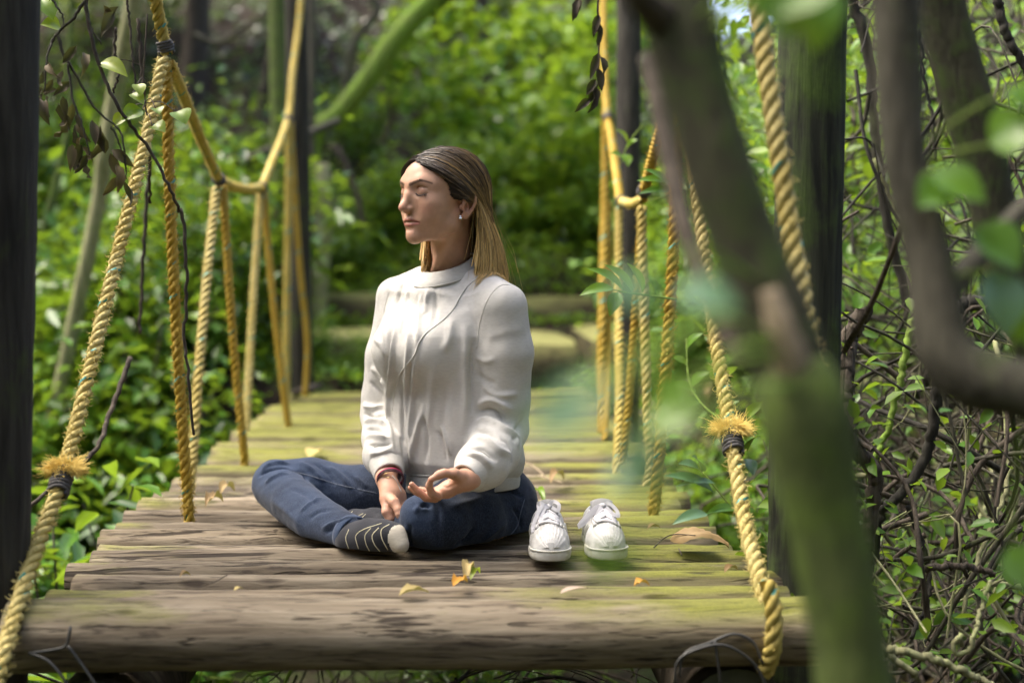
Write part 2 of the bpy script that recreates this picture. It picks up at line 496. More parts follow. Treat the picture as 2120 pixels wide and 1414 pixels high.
def rope(ctrl, label, mat='rope_pale', R=0.0150, pitch=None, fuzz=260, seed=0, binds=(), tuft=None):
    pitch = pitch or 4.6 * R
    ctrl = np.asarray(ctrl, float)
    L = np.linalg.norm(np.diff(ctrl, axis=0), axis=1).sum()
    n = max(12, int(L / pitch * 9))
    C = catmull(ctrl, n)
    t, a, b = frames(C)
    s_ = np.linspace(0, L, n)
    root = empty('rope', C[-1]); tag(root, label, 'rope', 'yellow ropes of the bridge sides')
    g = np.random.default_rng(seed + 500)
    rs, rh = R * 0.50, R * 0.535
    ph0 = g.random() * 6.28
    k = 8
    for q in range(3):
        th = ph0 + q * 2 * math.pi / 3 + s_ / pitch * 2 * math.pi
        out = np.cos(th)[:, None] * a + np.sin(th)[:, None] * b
        P = C + out * (rh * (1 + 0.03 * np.sin(s_ * 40 + q)))[:, None]
        # ring around each strand, ring angle 0 = outward
        tt = np.gradient(P, axis=0); tt /= np.linalg.norm(tt, axis=1)[:, None]
        e1 = out - tt * np.sum(out * tt, 1)[:, None]; e1 /= np.linalg.norm(e1, axis=1)[:, None]
        e2 = np.cross(tt, e1)
        al = np.arange(k) * 2 * math.pi / k
        rr = rs * (1 + 0.04 * g.normal(size=(n, k)))
        V = P[:, None] + rr[:, :, None] * (np.cos(al)[None, :, None] * e1[:, None] + np.sin(al)[None, :, None] * e2[:, None])
        i = np.arange(n - 1)[:, None] * k; j = np.arange(k)[None, :]; j2 = (j + 1) % k
        Q = np.stack([i + j, i + j2, i + k + j2, i + k + j], -1).reshape(-1, 4)
        mi = np.zeros(len(Q), int)
        if q == 0:     # teal marker yarn surfacing in dashes
            sf = np.repeat(s_[:-1], k); af = np.tile((np.arange(k) + 0.5) / k, n - 1)
            mi[np.abs(((af - sf / (pitch * 1.45) + 0.5) % 1) - 0.5) < 0.06] = 1
            mi[np.sin(sf * 2 * math.pi / (pitch * 3.7) + seed) < -0.25] = 0
        put('strand', mesh_np('strand', V.reshape(-1, 3), Q, [MAT[mat], MAT['teal']], True, mi), root)
    m = int(fuzz * L)
    if m:
        ii = g.integers(0, n, m); th = g.random(m) * 6.28
        o = np.cos(th)[:, None] * a[ii] + np.sin(th)[:, None] * b[ii]
        p0 = C[ii] + o * (R * 0.93)
        d = o * 0.8 + g.normal(size=(m, 3)) * 0.55; d /= np.linalg.norm(d, axis=1)[:, None]
        ln = (0.004 + 0.010 * g.random(m) ** 2)[:, None]
        P = np.stack([p0, p0 + d * ln * 0.6, p0 + d * ln + t[ii] * ln * 0.35 * g.choice([-1, 1], m)[:, None]], 1)
        V, Q = tubes_many(P, np.array([0.0010, 0.0008, 0.0004])[None, :], 3)
        put('loose_fibres', mesh_np('loose_fibres', V, Q, MAT[mat], False), root)['kind'] = 'stuff'
    for f in binds:
        i = int(f * (n - 1)); binding(C[i], t[i], root, R * 1.12)
    if tuft is not None:
        f, ln = tuft
        i = int(np.argmin(np.abs(proj(C)[:, 1] - f))); m = 1700
        base = C[i]
        d = g.normal(size=(m, 3)); d[:, 2] = np.abs(d[:, 2]) * 0.35 + 0.05
        d[:, 0] *= 1.6
        d /= np.linalg.norm(d, axis=1)[:, None]
        lob = np.where(d[:, 0] > 0, 1.0, 0.75)
        l = ln * (0.35 + 0.65 * g.random(m)) * lob * (1 + 0.25 * np.sin(5 * np.arctan2(d[:, 1], d[:, 0]) + seed))
        p0 = base + d * R * 0.7
        bend = np.array([0, 0, -0.35])
        P = np.stack([p0, p0 + d * l[:, None] * 0.5 + g.normal(size=(m, 3)) * 0.004, p0 + (d + bend * 0.4) * l[:, None] + g.normal(size=(m, 3)) * 0.009], 1)
        V, Q = tubes_many(P, np.array([0.0008, 0.0007, 0.0004])[None, :], 3)
        put('frayed_tuft', mesh_np('frayed_tuft', V, Q, MAT['fray'], False), root)['kind'] = 'stuff'
        binding(C[i] + t[i] * 0.03, t[i], root, R * 1.22, 7, 0.0042)
    return C


def wp(*q): return [W(*a) for a in q]


# left side: hand rope, then pairs of hangers (outer pale, inner golden)
rope(wp((300, -130, 3.30), (322, 0, 3.40), (334, 60, 3.44), (346, 112, 3.46)), 'top left rope end coming down to the nearest left knot', 'rope_yellow', 0.0155, seed=1, binds=(0.97,))
rope(wp((352, 135, 3.47), (380, 200, 3.72), (420, 300, 4.10), (456, 378, 4.36)), 'taut sloping hand rope between the first and second left knots', 'rope_yellow', 0.0150, seed=2, binds=(0.98,))
rope(wp((456, 374, 4.38), (480, 386, 4.62), (515, 392, 5.00), (545, 388, 5.28)), 'short sagging hand rope between the second and third left knots', 'rope_yellow', 0.0155, seed=3, binds=(0.97,))
rope(wp((543, 388, 5.28), (560, 345, 5.55), (582, 290, 5.9), (598, 238, 6.2), (606, 150, 6.35), (618, 60, 6.5), (628, -60, 6.6)), 'hand rope rising past the far left knot to the far left post top', 'rope_yellow', 0.0165, seed=4, fuzz=60, binds=(0.52,))
rope(wp((338, 122, 3.45), (300, 300, 3.33), (245, 520, 3.16), (180, 790, 2.94), (128, 990, 2.77), (70, 1150, 2.62), (10, 1345, 2.44), (-25, 1460, 2.36)), 'long pale rope slanting from the left knot to the front, with frayed tuft', 'rope_pale', 0.0150, seed=5, fuzz=1300, binds=(), tuft=(972, 0.032))
rope(wp((345, 128, 3.47), (350, 350, 3.47), (362, 620, 3.46), (378, 880, 3.46), (391, 1062, 3.46), (392, 1085, 3.46)), 'golden rope hanging from nearest left knot into the deck', 'rope_gold', 0.0140, seed=6, fuzz=1300)
rope(wp((448, 388, 4.37), (432, 540, 4.25), (412, 760, 4.10), (398, 960, 3.98), (392, 1045, 3.94)), 'pale rope hanging from the second left knot outside the deck edge', 'rope_pale', 0.0150, seed=7, fuzz=500)
rope(wp((462, 385, 4.38), (470, 520, 4.38), (484, 720, 4.38), (505, 935, 4.38), (507, 965, 4.38)), 'golden rope from the second left knot down to the deck', 'rope_gold', 0.0135, seed=8, fuzz=500)
rope(wp((540, 395, 5.27), (528, 560, 5.20), (516, 760, 5.10), (508, 905, 5.02)), 'pale rope hanging from the third left knot outside the deck', 'rope_pale', 0.0160, seed=9, fuzz=120)
rope(wp((546, 395, 5.29), (556, 520, 5.29), (574, 700, 5.29), (595, 868, 5.29), (597, 890, 5.29)), 'golden rope from the third left knot down to the mossy deck', 'rope_gold', 0.0145, seed=10, fuzz=120)
rope(wp((598, 245, 6.2), (597, 420, 6.2), (593, 640, 6.18), (592, 830, 6.15)), 'pale rope dropping from the fourth left knot beside the far post', 'rope_yellow', 0.0180, seed=11, fuzz=0)
rope(wp((602, 250, 6.22), (612, 420, 6.24), (622, 560, 6.26), (636, 705, 6.28), (632, 820, 6.28)), 'thin golden rope from the fourth left knot in front of far post', 'rope_gold', 0.0140, seed=12, fuzz=0)

# right side
rope(wp((1398, 165, 3.44), (1378, 240, 3.60), (1352, 325, 3.80), (1331, 405, 4.02)), 'hand rope sloping down left from the nearest right knot', 'rope_gold', 0.0150, seed=21, fuzz=500, binds=(0.96,))
rope(wp((1331, 412, 4.04), (1308, 422, 4.40), (1284, 416, 4.72)), 'short level hand rope between the second and third right knots', 'rope_yellow', 0.0150, seed=22, fuzz=80, binds=(0.95,))
rope(wp((1284, 416, 4.72), (1268, 300, 5.1), (1256, 225, 5.3), (1250, 100, 5.5), (1248, -80, 5.8)), 'hand rope rising from the third right knot past the fourth', 'rope_gold', 0.0165, seed=23, fuzz=0, binds=(0.42,))
rope(wp((1405, 160, 3.44), (1402, 320, 3.44), (1392, 560, 3.43), (1376, 800, 3.42), (1354, 1058, 3.42), (1352, 1080, 3.42)), 'golden rope hanging from nearest right knot into mossy deck', 'rope_gold', 0.0150, seed=24, fuzz=1300)
rope(wp((1412, 165, 3.43), (1434, 330, 3.32), (1462, 560, 3.15), (1492, 770, 2.98), (1512, 890, 2.88), (1540, 1070, 2.72), (1575, 1210, 2.58), (1598, 1330, 2.48)), 'long pale rope on the right running to the front, with frayed tuft', 'rope_pale', 0.0155, seed=25, fuzz=1300, tuft=(890, 0.034))
rope(wp((1590, 1205, 2.47), (1602, 1270, 2.455), (1600, 1340, 2.46), (1584, 1390, 2.50)), 'yellow rope loop wrapped round the right end of the front log', 'rope_yellow', 0.0165, seed=33, fuzz=100)
rope(wp((1328, 428, 4.04), (1331, 560, 4.02), (1338, 760, 3.98), (1344, 940, 3.94), (1338, 1010, 3.90)), 'pale rope hanging from the second right knot', 'rope_pale', 0.0150, seed=26, fuzz=350)
rope(wp((1330, 430, 4.06), (1318, 620, 4.10), (1304, 800, 4.13), (1292, 960, 4.15)), 'shaded golden rope from second right knot slanting into the deck', 'rope_gold', 0.0130, seed=27, fuzz=100)
rope(wp((1281, 428, 4.72), (1281, 600, 4.62), (1282, 800, 4.40), (1279, 965, 4.22), (1279, 985, 4.2)), 'pale rope hanging straight from the third right knot', 'rope_yellow', 0.0150, seed=28, fuzz=80)
rope(wp((1254, 230, 5.3), (1252, 420, 5.25), (1247, 640, 5.1), (1244, 830, 5.0), (1246, 895, 4.95)), 'thick blurred rope dropping from the fourth right knot', 'rope_gold', 0.0180, seed=29, fuzz=0)
rope(wp((1260, 420, 5.3), (1262, 600, 5.15), (1258, 780, 5.02), (1252, 912, 4.9)), 'thin shaded rope beside the fourth right knot hanger', 'rope_gold', 0.0120, seed=30, fuzz=0)
rope(wp((1560, -60, 2.30), (1578, 80, 2.28), (1604, 260, 2.25), (1640, 500, 2.22), (1678, 700, 2.18), (1700, 820, 2.15), (1712, 930, 2.13)), 'thick pale rope hanging close in front of the mossy right post', 'rope_pale', 0.0165, seed=31, fuzz=350)
rope(wp((1405, 162, 3.44), (1430, 40, 3.3), (1470, -120, 3.1)), 'rope end rising from nearest right knot behind the blurred stem', 'rope_yellow', 0.0150, seed=32, fuzz=100, binds=(0.03,))

# ------------------------------------------------------------------ sculpting in a distance field
class Vol:
    def __init__(s, lo, hi, h):
        s.o = np.asarray(lo, np.float32); s.h = h
        s.n = np.ceil((np.asarray(hi) - np.asarray(lo)) / h).astype(int) + 1
        s.F = np.full(s.n, 0.5, np.float32)
    def sl(s, lo, hi):
        a = np.clip(np.floor((np.asarray(lo) - s.o) / s.h).astype(int), 0, s.n - 1)
        b = np.clip(np.ceil((np.asarray(hi) - s.o) / s.h).astype(int) + 1, 1, s.n)
        if np.any(b <= a): return None, None
        S = tuple(slice(i, j) for i, j in zip(a, b))
        g = [(s.o[i] + s.h * np.arange(a[i], b[i])).astype(np.float32) for i in range(3)]
        return S, (g[0][:, None, None], g[1][None, :, None], g[2][None, None, :])
    def put(s, S, d, k, mode):
        F = s.F[S]
        if mode == 'sub': d = -d
        if mode == 'u':
            if k <= 0: s.F[S] = np.minimum(F, d)
            else:
                q = np.maximum(k - np.abs(F - d), 0) / k
                s.F[S] = np.minimum(F, d) - q * q * k * 0.25
        else:
            if k <= 0: s.F[S] = np.maximum(F, d)
            else:
                q = np.maximum(k - np.abs(F - d), 0) / k
                s.F[S] = np.maximum(F, d) + q * q * k * 0.25
    def cone(s, a, b, ra, rb, k=0.01, mode='u', flat=None):
        a, b = np.asarray(a, float), np.asarray(b, float)
        m = max(ra, rb) + k + 0.012
        S, X = s.sl(np.minimum(a, b) - m, np.maximum(a, b) + m)
        if S is None: return s
        ab = b - a; L2 = ab @ ab + 1e-12
        p = [X[i] - np.float32(a[i]) for i in range(3)]
        t = np.clip((p[0] * ab[0] + p[1] * ab[1] + p[2] * ab[2]) / np.float32(L2), 0, 1)
        q = [p[i] - t * np.float32(ab[i]) for i in range(3)]
        if flat is not None:     # flat = (unit axis, factor >1 squeezes along it)
            ax, f = np.asarray(flat[0], float), flat[1]
            dd = (q[0] * ax[0] + q[1] * ax[1] + q[2] * ax[2]) * (f - 1)
            q = [q[i] + dd * np.float32(ax[i]) for i in range(3)]
        d = np.sqrt(q[0] ** 2 + q[1] ** 2 + q[2] ** 2) - (ra + (rb - ra) * t)
        if flat is not None: d = d / flat[1] ** 0.5
        s.put(S, d.astype(np.float32), k, mode); return s
    def chain(s, pts, rs, k=0.01, mode='u', flat=None):
        for i in range(len(pts) - 1): s.cone(pts[i], pts[i + 1], rs[i], rs[i + 1], k, mode, flat)
        return s
    def ell(s, c, r, R=None, k=0.01, mode='u'):
        c, r = np.asarray(c, float), np.asarray(r, float)
        m = r.max() + k + 0.012 if R is not None else r + k + 0.012
        S, X = s.sl(c - m, c + m)
        if S is None: return s
        p = [X[i] - np.float32(c[i]) for i in range(3)]
        if R is not None:
            R = np.asarray(R, float); p = [p[0] * R[i][0] + p[1] * R[i][1] + p[2] * R[i][2] for i in range(3)]
        k0 = np.sqrt(sum((p[i] / np.float32(r[i])) ** 2 for i in range(3)))
        k1 = np.sqrt(sum((p[i] / np.float32(r[i] ** 2)) ** 2 for i in range(3))) + 1e-9
        s.put(S, (k0 * (k0 - 1) / k1).astype(np.float32), k, mode); return s
    def stroke(s, pts, r, depth):
        """raise (depth<0) or press in (depth>0) along a line"""
        pts = np.asarray(pts, float)
        for i in range(len(pts) - 1):
            pass
        m = 3 * r
        S, X = s.sl(pts.min(0) - m, pts.max(0) + m)
        if S is None: return s
        d2 = None
        for a, b in zip(pts[:-1], pts[1:]):
            ab = b - a; L2 = ab @ ab + 1e-12
            p = [X[i] - np.float32(a[i]) for i in range(3)]
            t = np.clip((p[0] * ab[0] + p[1] * ab[1] + p[2] * ab[2]) / np.float32(L2), 0, 1)
            e = (p[0] - t * ab[0]) ** 2 + (p[1] - t * ab[1]) ** 2 + (p[2] - t * ab[2]) ** 2
            d2 = e if d2 is None else np.minimum(d2, e)
        s.F[S] += (depth * np.exp(-d2 / (r * r))).astype(np.float32); return s
    def mesh(s, smooth=2):
        F = s.F; n = np.array(F.shape)
        sg = F < 0
        c = [sg[i:n[0] - 1 + i, j:n[1] - 1 + j, k:n[2] - 1 + k] for i in (0, 1) for j in (0, 1) for k in (0, 1)]
        tot = sum(x.astype(np.int8) for x in c)
        cells = np.argwhere((tot > 0) & (tot < 8))
        idx = np.full(n - 1, -1, np.int32); idx[tuple(cells.T)] = np.arange(len(cells))
        acc = np.zeros((len(cells), 3)); cnt = np.zeros(len(cells))
        corners = [(i, j, k) for i in (0, 1) for j in (0, 1) for k in (0, 1)]
        for a in corners:
            for ax in range(3):
                if a[ax]: continue
                b = list(a); b[ax] = 1
                fa = F[tuple((cells + a).T)]; fb = F[tuple((cells + b).T)]
                m = (fa < 0) != (fb < 0)
                t = np.where(m, fa / np.where(m, fa - fb, 1), 0)
                p = np.array(a, float)[None, :] + np.zeros((len(cells), 3)); p[:, ax] += t
                acc[m] += p[m]; cnt[m] += 1
        V = s.o + s.h * (cells + acc / cnt[:, None])
        Q = []
        for ax in range(3):
            o1, o2 = (ax + 1) % 3, (ax + 2) % 3
            sl0 = [slice(None)] * 3; sl1 = [slice(None)] * 3
            sl0[ax] = slice(0, n[ax] - 1); sl1[ax] = slice(1, n[ax])
            ch = sg[tuple(sl0)] != sg[tuple(sl1)]
            e = np.argwhere(ch)
            e = e[(e[:, o1] > 0) & (e[:, o2] > 0) & (e[:, o1] < n[o1] - 1) & (e[:, o2] < n[o2] - 1)]
            if not len(e): continue
            def cell(d1, d2):
                q = e.copy(); q[:, o1] -= d1; q[:, o2] -= d2
                return idx[tuple(q.T)]
            q = np.stack([cell(1, 1), cell(0, 1), cell(0, 0), cell(1, 0)], 1)
            flip = ~sg[tuple(e.T)]
            q[flip] = q[flip][:, ::-1]
            Q.append(q)
        Q = np.concatenate(Q)
        V = relax(V, Q, smooth)
        return V, Q


def relax(V, Q, it):
    if it <= 0: return V
    e = np.concatenate([Q[:, [0, 1]], Q[:, [1, 2]], Q[:, [2, 3]], Q[:, [3, 0]]])
    e = np.concatenate([e, e[:, ::-1]])
    cnt = np.bincount(e[:, 0], minlength=len(V))[:, None] + 1e-9
    for i in range(it):
        for lam in (0.5, -0.52):
            S = np.stack([np.bincount(e[:, 0], V[e[:, 1], a], len(V)) for a in range(3)], 1)
            V = V + lam * (S / cnt - V)
    return V


def normals(V, Q):
    n = np.cross(V[Q[:, 2]] - V[Q[:, 0]], V[Q[:, 3]] - V[Q[:, 1]])
    N = np.zeros_like(V)
    for i in range(4): N += np.stack([np.bincount(Q[:, i], n[:, a], len(V)) for a in range(3)], 1)
    return N / (np.linalg.norm(N, axis=1)[:, None] + 1e-12)


def pdist(V, pts):
    """distance of points to a polyline and the position along it (0..1)"""
    pts = np.asarray(pts, float); best = np.full(len(V), 9.0); pos = np.zeros(len(V))
    for i, (a, b) in enumerate(zip(pts[:-1], pts[1:])):
        ab = b - a; t = np.clip(((V - a) @ ab) / (ab @ ab + 1e-12), 0, 1)
        d = np.linalg.norm(V - a - t[:, None] * ab, axis=1)
        m = d < best; best[m] = d[m]; pos[m] = (i + t[m]) / (len(pts) - 1)
    return best, pos


class Surf:
    """a sculpted surface that lines can be drawn on from photo positions"""
    def __init__(s, V, Q):
        s.V, s.Q = V, Q; s.re()
    def re(s):
        s.N = normals(s.V, s.Q)
        s.bvh = BVHTree.FromPolygons([tuple(v) for v in s.V], [tuple(q) for q in s.Q])
    def hit(s, px, py):
        d = Vector(ray(px, py)); d.normalize()
        h = s.bvh.ray_cast(Vector(CAMP), d)
        return np.array(h[0]) if h[0] is not None else None
    def line(s, pix, n=None):
        P = catmull(np.array(pix, float), n or max(6, len(pix) * 5))
        L = [s.hit(*p) for p in P]
        return np.array([l for l in L if l is not None])
    def fold(s, pix, width, depth, n=None, end=0.25):
        """depth > 0 raises a ridge, < 0 presses a crease; tapers to both ends"""
        L = s.line(pix, n)
        if len(L) < 3: return
        d, t = pdist(s.V, L)
        m = d < 3 * width
        w = np.exp(-(d[m] / width) ** 2) * np.clip(np.minimum(t[m], 1 - t[m]) / end, 0, 1) ** 0.7
        s.V[m] += s.N[m] * (depth * w)[:, None]
    def obj(s, name, mat, parent, attrs=None):
        return put(name, mesh_np(name, s.V, s.Q, mat, True, None, attrs), parent)


def seam(surf, pix, r, name, mat, parent, n=None, lift=0.0):
    L = surf.line(pix, n)
    if len(L) < 3: return
    L = catmull(L[::max(1, len(L) // 14)], 40) if len(L) > 14 else catmull(L, 30)
    if lift:
        L = L + lift * (CAMP - L) / np.linalg.norm(CAMP - L, axis=1)[:, None]
    V, F = tube(L, r, 6)
    return put(name, mesh_np(name, V, F, mat), parent)

# ------------------------------------------------------------------ person materials
def mat_skin():
    s = NT('skin')
    c = s.n('Attribute', attribute_name='col').outputs['Color']
    p = s.coord()
    n = s.noise(p, 60, 4, 0.6); n2 = s.noise(p, 900, 2, 0.6)
    c = s.mix(0.35, c, s.ramp(n, [(0.3, (0.74, 0.68, 0.66)), (0.7, (1.16, 1.12, 1.08))]), 'MULTIPLY')
    return s.done('skin', c, s.math('ADD', s.math('MULTIPLY', n, 0.2), 0.40), s.bump(n2, 0.12, 0.0006), 0.4,
                  Subsurface_Weight=0.12, Subsurface_Scale=0.02, Subsurface_Radius=(1.0, 0.35, 0.2))


def mat_cloth(key, col, rib=False, col2=None):
    s = NT(key)
    p = s.coord()
    w = s.n('TexWave', i_Scale=420.0, i_Distortion=1.5, i_Detail=1.0, bands_direction='Z'); s.l(p, w.inputs['Vector'])
    n = s.noise(p, 14, 4, 0.6); f = s.noise(s.mapping(p, (600, 600, 250)), 1.0, 3, 0.7)
    c = s.mix(s.ramp(n, [(0.3, (0, 0, 0)), (0.7, (1, 1, 1))]), col, col2 or tuple(x * 0.94 for x in col))
    k_ = s.noise(s.mapping(p, (85, 85, 300)), 1.0, 3, 0.6)
    c = s.mix(s.math('MULTIPLY', s.ramp(k_, [(0.42, (0, 0, 0)), (0.7, (1, 1, 1))]), 0.42), c, tuple(x * 0.74 for x in col))
    return s.done(key, c, 0.92, s.bump(s.math('ADD', f, s.math('MULTIPLY', w.outputs[0], 0.3)), 0.35, 0.0015), 0.15, Sheen_Weight=0.15)


def mat_denim():
    s = NT('denim')
    p = s.coord()
    fd = s.n('Attribute', attribute_name='fade').outputs['Fac']
    n = s.noise(p, 22, 4, 0.6); tw = s.noise(s.mapping(p, (700, 700, 160), (0.4, 0.5, 0.7)), 1.0, 2, 0.6)
    f = s.math('ADD', fd, s.math('MULTIPLY', s.math('SUBTRACT', n, 0.5), 0.35))
    c = s.ramp(f, [(0.0, (0.004, 0.006, 0.012)), (0.35, (0.0065, 0.011, 0.024)), (0.7, (0.024, 0.041, 0.082)), (1.0, (0.075, 0.11, 0.18))])
    gr = s.noise(s.mapping(p, (260, 260, 260)), 1.0, 3, 0.7)
    c = s.mix(s.math('MULTIPLY', s.ramp(gr, [(0.45, (0, 0, 0)), (0.75, (1, 1, 1))]), 0.30), c, (0.075, 0.105, 0.16))
    c = s.mix(s.math('MULTIPLY', s.ramp(tw, [(0.45, (0, 0, 0)), (0.7, (1, 1, 1))]), 0.28), c, (0.09, 0.12, 0.17))
    return s.done('denim', c, 0.9, s.bump(tw, 0.35, 0.0012), 0.2, Sheen_Weight=0.1)


mat_skin()
mat_cloth('sweat', (0.565, 0.555, 0.515))
mat_cloth('rib', (0.56, 0.55, 0.505))
mat_cloth('sock', (0.030, 0.032, 0.038))
mat_cloth('toe', (0.50, 0.47, 0.38), col2=(0.62, 0.58, 0.48))
mat_denim()
s = NT('stitch'); s.done('stitch', (0.54, 0.53, 0.49), 0.9)
s = NT('jean_stitch'); s.done('jean_stitch', (0.11, 0.13, 0.17), 0.9)
s = NT('sock_stripe'); s.done('sock_stripe', (0.60, 0.56, 0.38), 0.9)
s = NT('earring'); s.done('earring', (0.85, 0.88, 0.85), 0.15, Metallic=0.6)
s = NT('nail'); s.done('nail', (0.62, 0.45, 0.40), 0.25)
s = NT('hair_strand')
at = s.n('Attribute', attribute_name='hc').outputs['Color']
s.done('hair', at, 0.46, None, 0.45)
s = NT('brow_hair'); s.done('brow', (0.030, 0.018, 0.011), 0.6)
s = NT('bracelet_cord'); s.done('cord', (0.075, 0.022, 0.03), 0.6)
s = NT('pink_thread'); s.done('pink', (0.55, 0.03, 0.12), 0.6)
s = NT('gold'); s.done('gold', (0.65, 0.48, 0.22), 0.3, Metallic=0.9)

person = empty('person', W0(990, 1110))
tag(person, 'woman in off-white sweatshirt and blue jeans sitting cross-legged, eyes closed', 'person')


def dirs(deg):
    a = rad(deg)
    return np.array([-math.sin(a), -math.cos(a), 0]), np.array([math.cos(a), -math.sin(a), 0])   # forward, left


UP = np.array([0, 0, 1.0])
SKIN, LIP, SHADE = np.array([0.53, 0.315, 0.21]), np.array([0.40, 0.145, 0.115]), np.array([0.40, 0.17, 0.12])

# ------------------------------------------------------------------ head (local: x = her left, y = forward, z = up)
HF, HL = dirs(51.5)
HSC = 0.97
HEAD_C = W(915, 432, 3.17)
HROT = np.stack([HL * 0.96, HF, UP], 1)          # columns


def h2w(P): return HEAD_C + HSC * np.asarray(P, float) @ HROT.T


def w2h(P): return (np.asarray(P, float) - HEAD_C) @ np.linalg.inv(HROT).T / HSC


v = Vol((-0.10, -0.125, -0.145), (0.10, 0.135, 0.14), 0.0016)
v.ell((0, -0.006, 0.046), (0.0745, 0.099, 0.083), k=0)                      # cranium
v.ell((0, 0.030, 0.050), (0.066, 0.063, 0.066), k=0.02)                     # forehead
v.ell((0, 0.034, -0.004), (0.0575, 0.055, 0.061), k=0.028)                    # mid face
v.ell((0, 0.026, -0.028), (0.052, 0.050, 0.036), k=0.025)
for sx in (-1, 1):
    v.chain([(sx * 0.056, 0.002, -0.014), (sx * 0.0495, 0.012, -0.037), (sx * 0.029, 0.050, -0.056), (sx * 0.009, 0.078, -0.066)], [0.012, 0.0120, 0.0115, 0.011], 0.020)
    v.ell((sx * 0.0440, 0.056, 0.008), (0.018, 0.020, 0.014), k=0.026)        # cheekbone
    v.ell((sx * 0.034, 0.056, -0.018), (0.021, 0.020, 0.021), k=0.026)       # cheek
    v.chain([(sx * 0.009, 0.0845, 0.050), (sx * 0.030, 0.0775, 0.056), (sx * 0.050, 0.060, 0.051)], [0.0085, 0.0080, 0.0075], 0.018)   # brow ridge
v.ell((0, 0.0790, -0.0605), (0.0165, 0.0150, 0.0150), k=0.016)               # chin
v.ell((0, 0.0690, -0.031), (0.034, 0.0245, 0.024), k=0.018)                  # muzzle
for sx in (-1, 1):
    v.ell((sx * 0.0325, 0.1030, 0.0370), (0.0165, 0.0180, 0.0125), k=0.012, mode='sub')   # eye socket
    v.ell((sx * 0.0325, 0.0730, 0.0355), (0.0155, 0.0145, 0.0128), k=0.005)               # lidded eyeball
v.chain([(0, 0.0880, 0.044), (0, 0.0935, 0.030), (0, 0.1025, 0.012), (0, 0.1090, 0.001), (0, 0.1095, -0.001)], [0.0070, 0.0066, 0.0070, 0.0082, 0.0088], 0.010)   # nose
for sx in (-1, 1):
    v.ell((sx * 0.0105, 0.0975, -0.0035), (0.0062, 0.0085, 0.0062), k=0.006)
    v.chain([(sx * 0.004, 0.092, 0.024), (sx * 0.014, 0.082, 0.006)], [0.007, 0.007], 0.014)
    v.ell((sx * 0.0055, 0.1030, -0.0110), (0.0028, 0.0048, 0.0032), k=0.003, mode='sub')
v.ell((0, 0.0985, -0.0105), (0.005, 0.0065, 0.0045), k=0.006)
for sx in (-1, 1):
    v.chain([(0, 0.0930, -0.0280), (sx * 0.008, 0.0922, -0.0268), (sx * 0.0245, 0.0800, -0.0325)], [0.0046, 0.0050, 0.0030], 0.004)     # upper lip
    v.chain([(0, 0.0910, -0.0388), (sx * 0.011, 0.0890, -0.0382), (sx * 0.0235, 0.0800, -0.0340)], [0.0056, 0.0054, 0.0028], 0.004)     # lower lip
MOUTH = np.array([(-0.0265, 0.082, -0.0328), (-0.014, 0.0935, -0.0326), (0, 0.0985, -0.0334), (0.014, 0.0935, -0.0326), (0.0265, 0.082, -0.0328)])
for sx in (-1, 1):
    # ear
    e = np.array([sx * 0.0735, -0.006, 0.004])
    R = np.array([[sx * 0.90, -0.42, 0], [sx * 0.42, 0.90, -0.16], [0.05 * sx, 0.15, 0.985]])
    v.ell(e + (sx * 0.005, -0.004, 0), (0.0055, 0.0160, 0.0270), R, 0.004)
    rim = [e + np.array(q) * (sx, 1, 1) for q in [(0.001, 0.008, 0.010), (0.006, 0.009, 0.022), (0.012, -0.004, 0.0295), (0.0175, -0.018, 0.023), (0.0165, -0.021, 0.006), (0.0095, -0.013, -0.014), (0.005, -0.003, -0.025), (0.002, 0.004, -0.021)]]
    v.chain(list(catmull(rim, 18)), [0.0033] * 18, 0.0025)
    v.ell(e + np.array([0.0050 * sx, -0.001, -0.0215]), (0.0050, 0.0075, 0.0085), None, 0.004)
    v.stroke([e + np.array([0.0115 * sx, -0.007, 0.019]), e + np.array([0.0125 * sx, -0.011, 0.004])], 0.0045, 0.0042)
    v.ell(e + np.array([0.0090 * sx, 0.000, -0.003]), (0.0060, 0.0065, 0.0090), None, 0.003, 'sub')
    v.ell(e + np.array([0.0040 * sx, 0.0090, -0.003]), (0.0040, 0.0040, 0.0060), None, 0.003)
# neck, in head-local positions
NECK_B = w2h(W(934, 580, 3.250)); NECK_T = np.array([0, -0.024, -0.024])
v.cone(NECK_T, NECK_B, 0.0475, 0.0455, 0.016)
v.cone((0.040, -0.010, -0.040), w2h(W(899, 560, 3.20)), 0.011, 0.008, 0.020)   # neck muscle
hV, hQ = v.mesh(1)
hS = Surf(hV, hQ)
def hfold(pts, width, depth, end=0.2):
    L = np.array([hS.bvh.find_nearest(Vector(q))[0] for q in catmull(pts, 16)])
    d, t = pdist(hS.V, L); m = d < 3 * width
    w = np.exp(-(d[m] / width) ** 2) * np.clip(np.minimum(t[m], 1 - t[m]) / end, 0.0, 1) ** 0.5
    hS.V[m] += hS.N[m] * (depth * w)[:, None]
    return L
hfold(MOUTH, 0.0020, -0.0036, 0.1)
hfold([(-0.014, 0.090, -0.0485), (0, 0.0935, -0.0495), (0.014, 0.090, -0.0485)], 0.0055, -0.0022)
hfold([(0, 0.100, -0.013), (0, 0.099, -0.024)], 0.0026, -0.0012)
LASH = {}
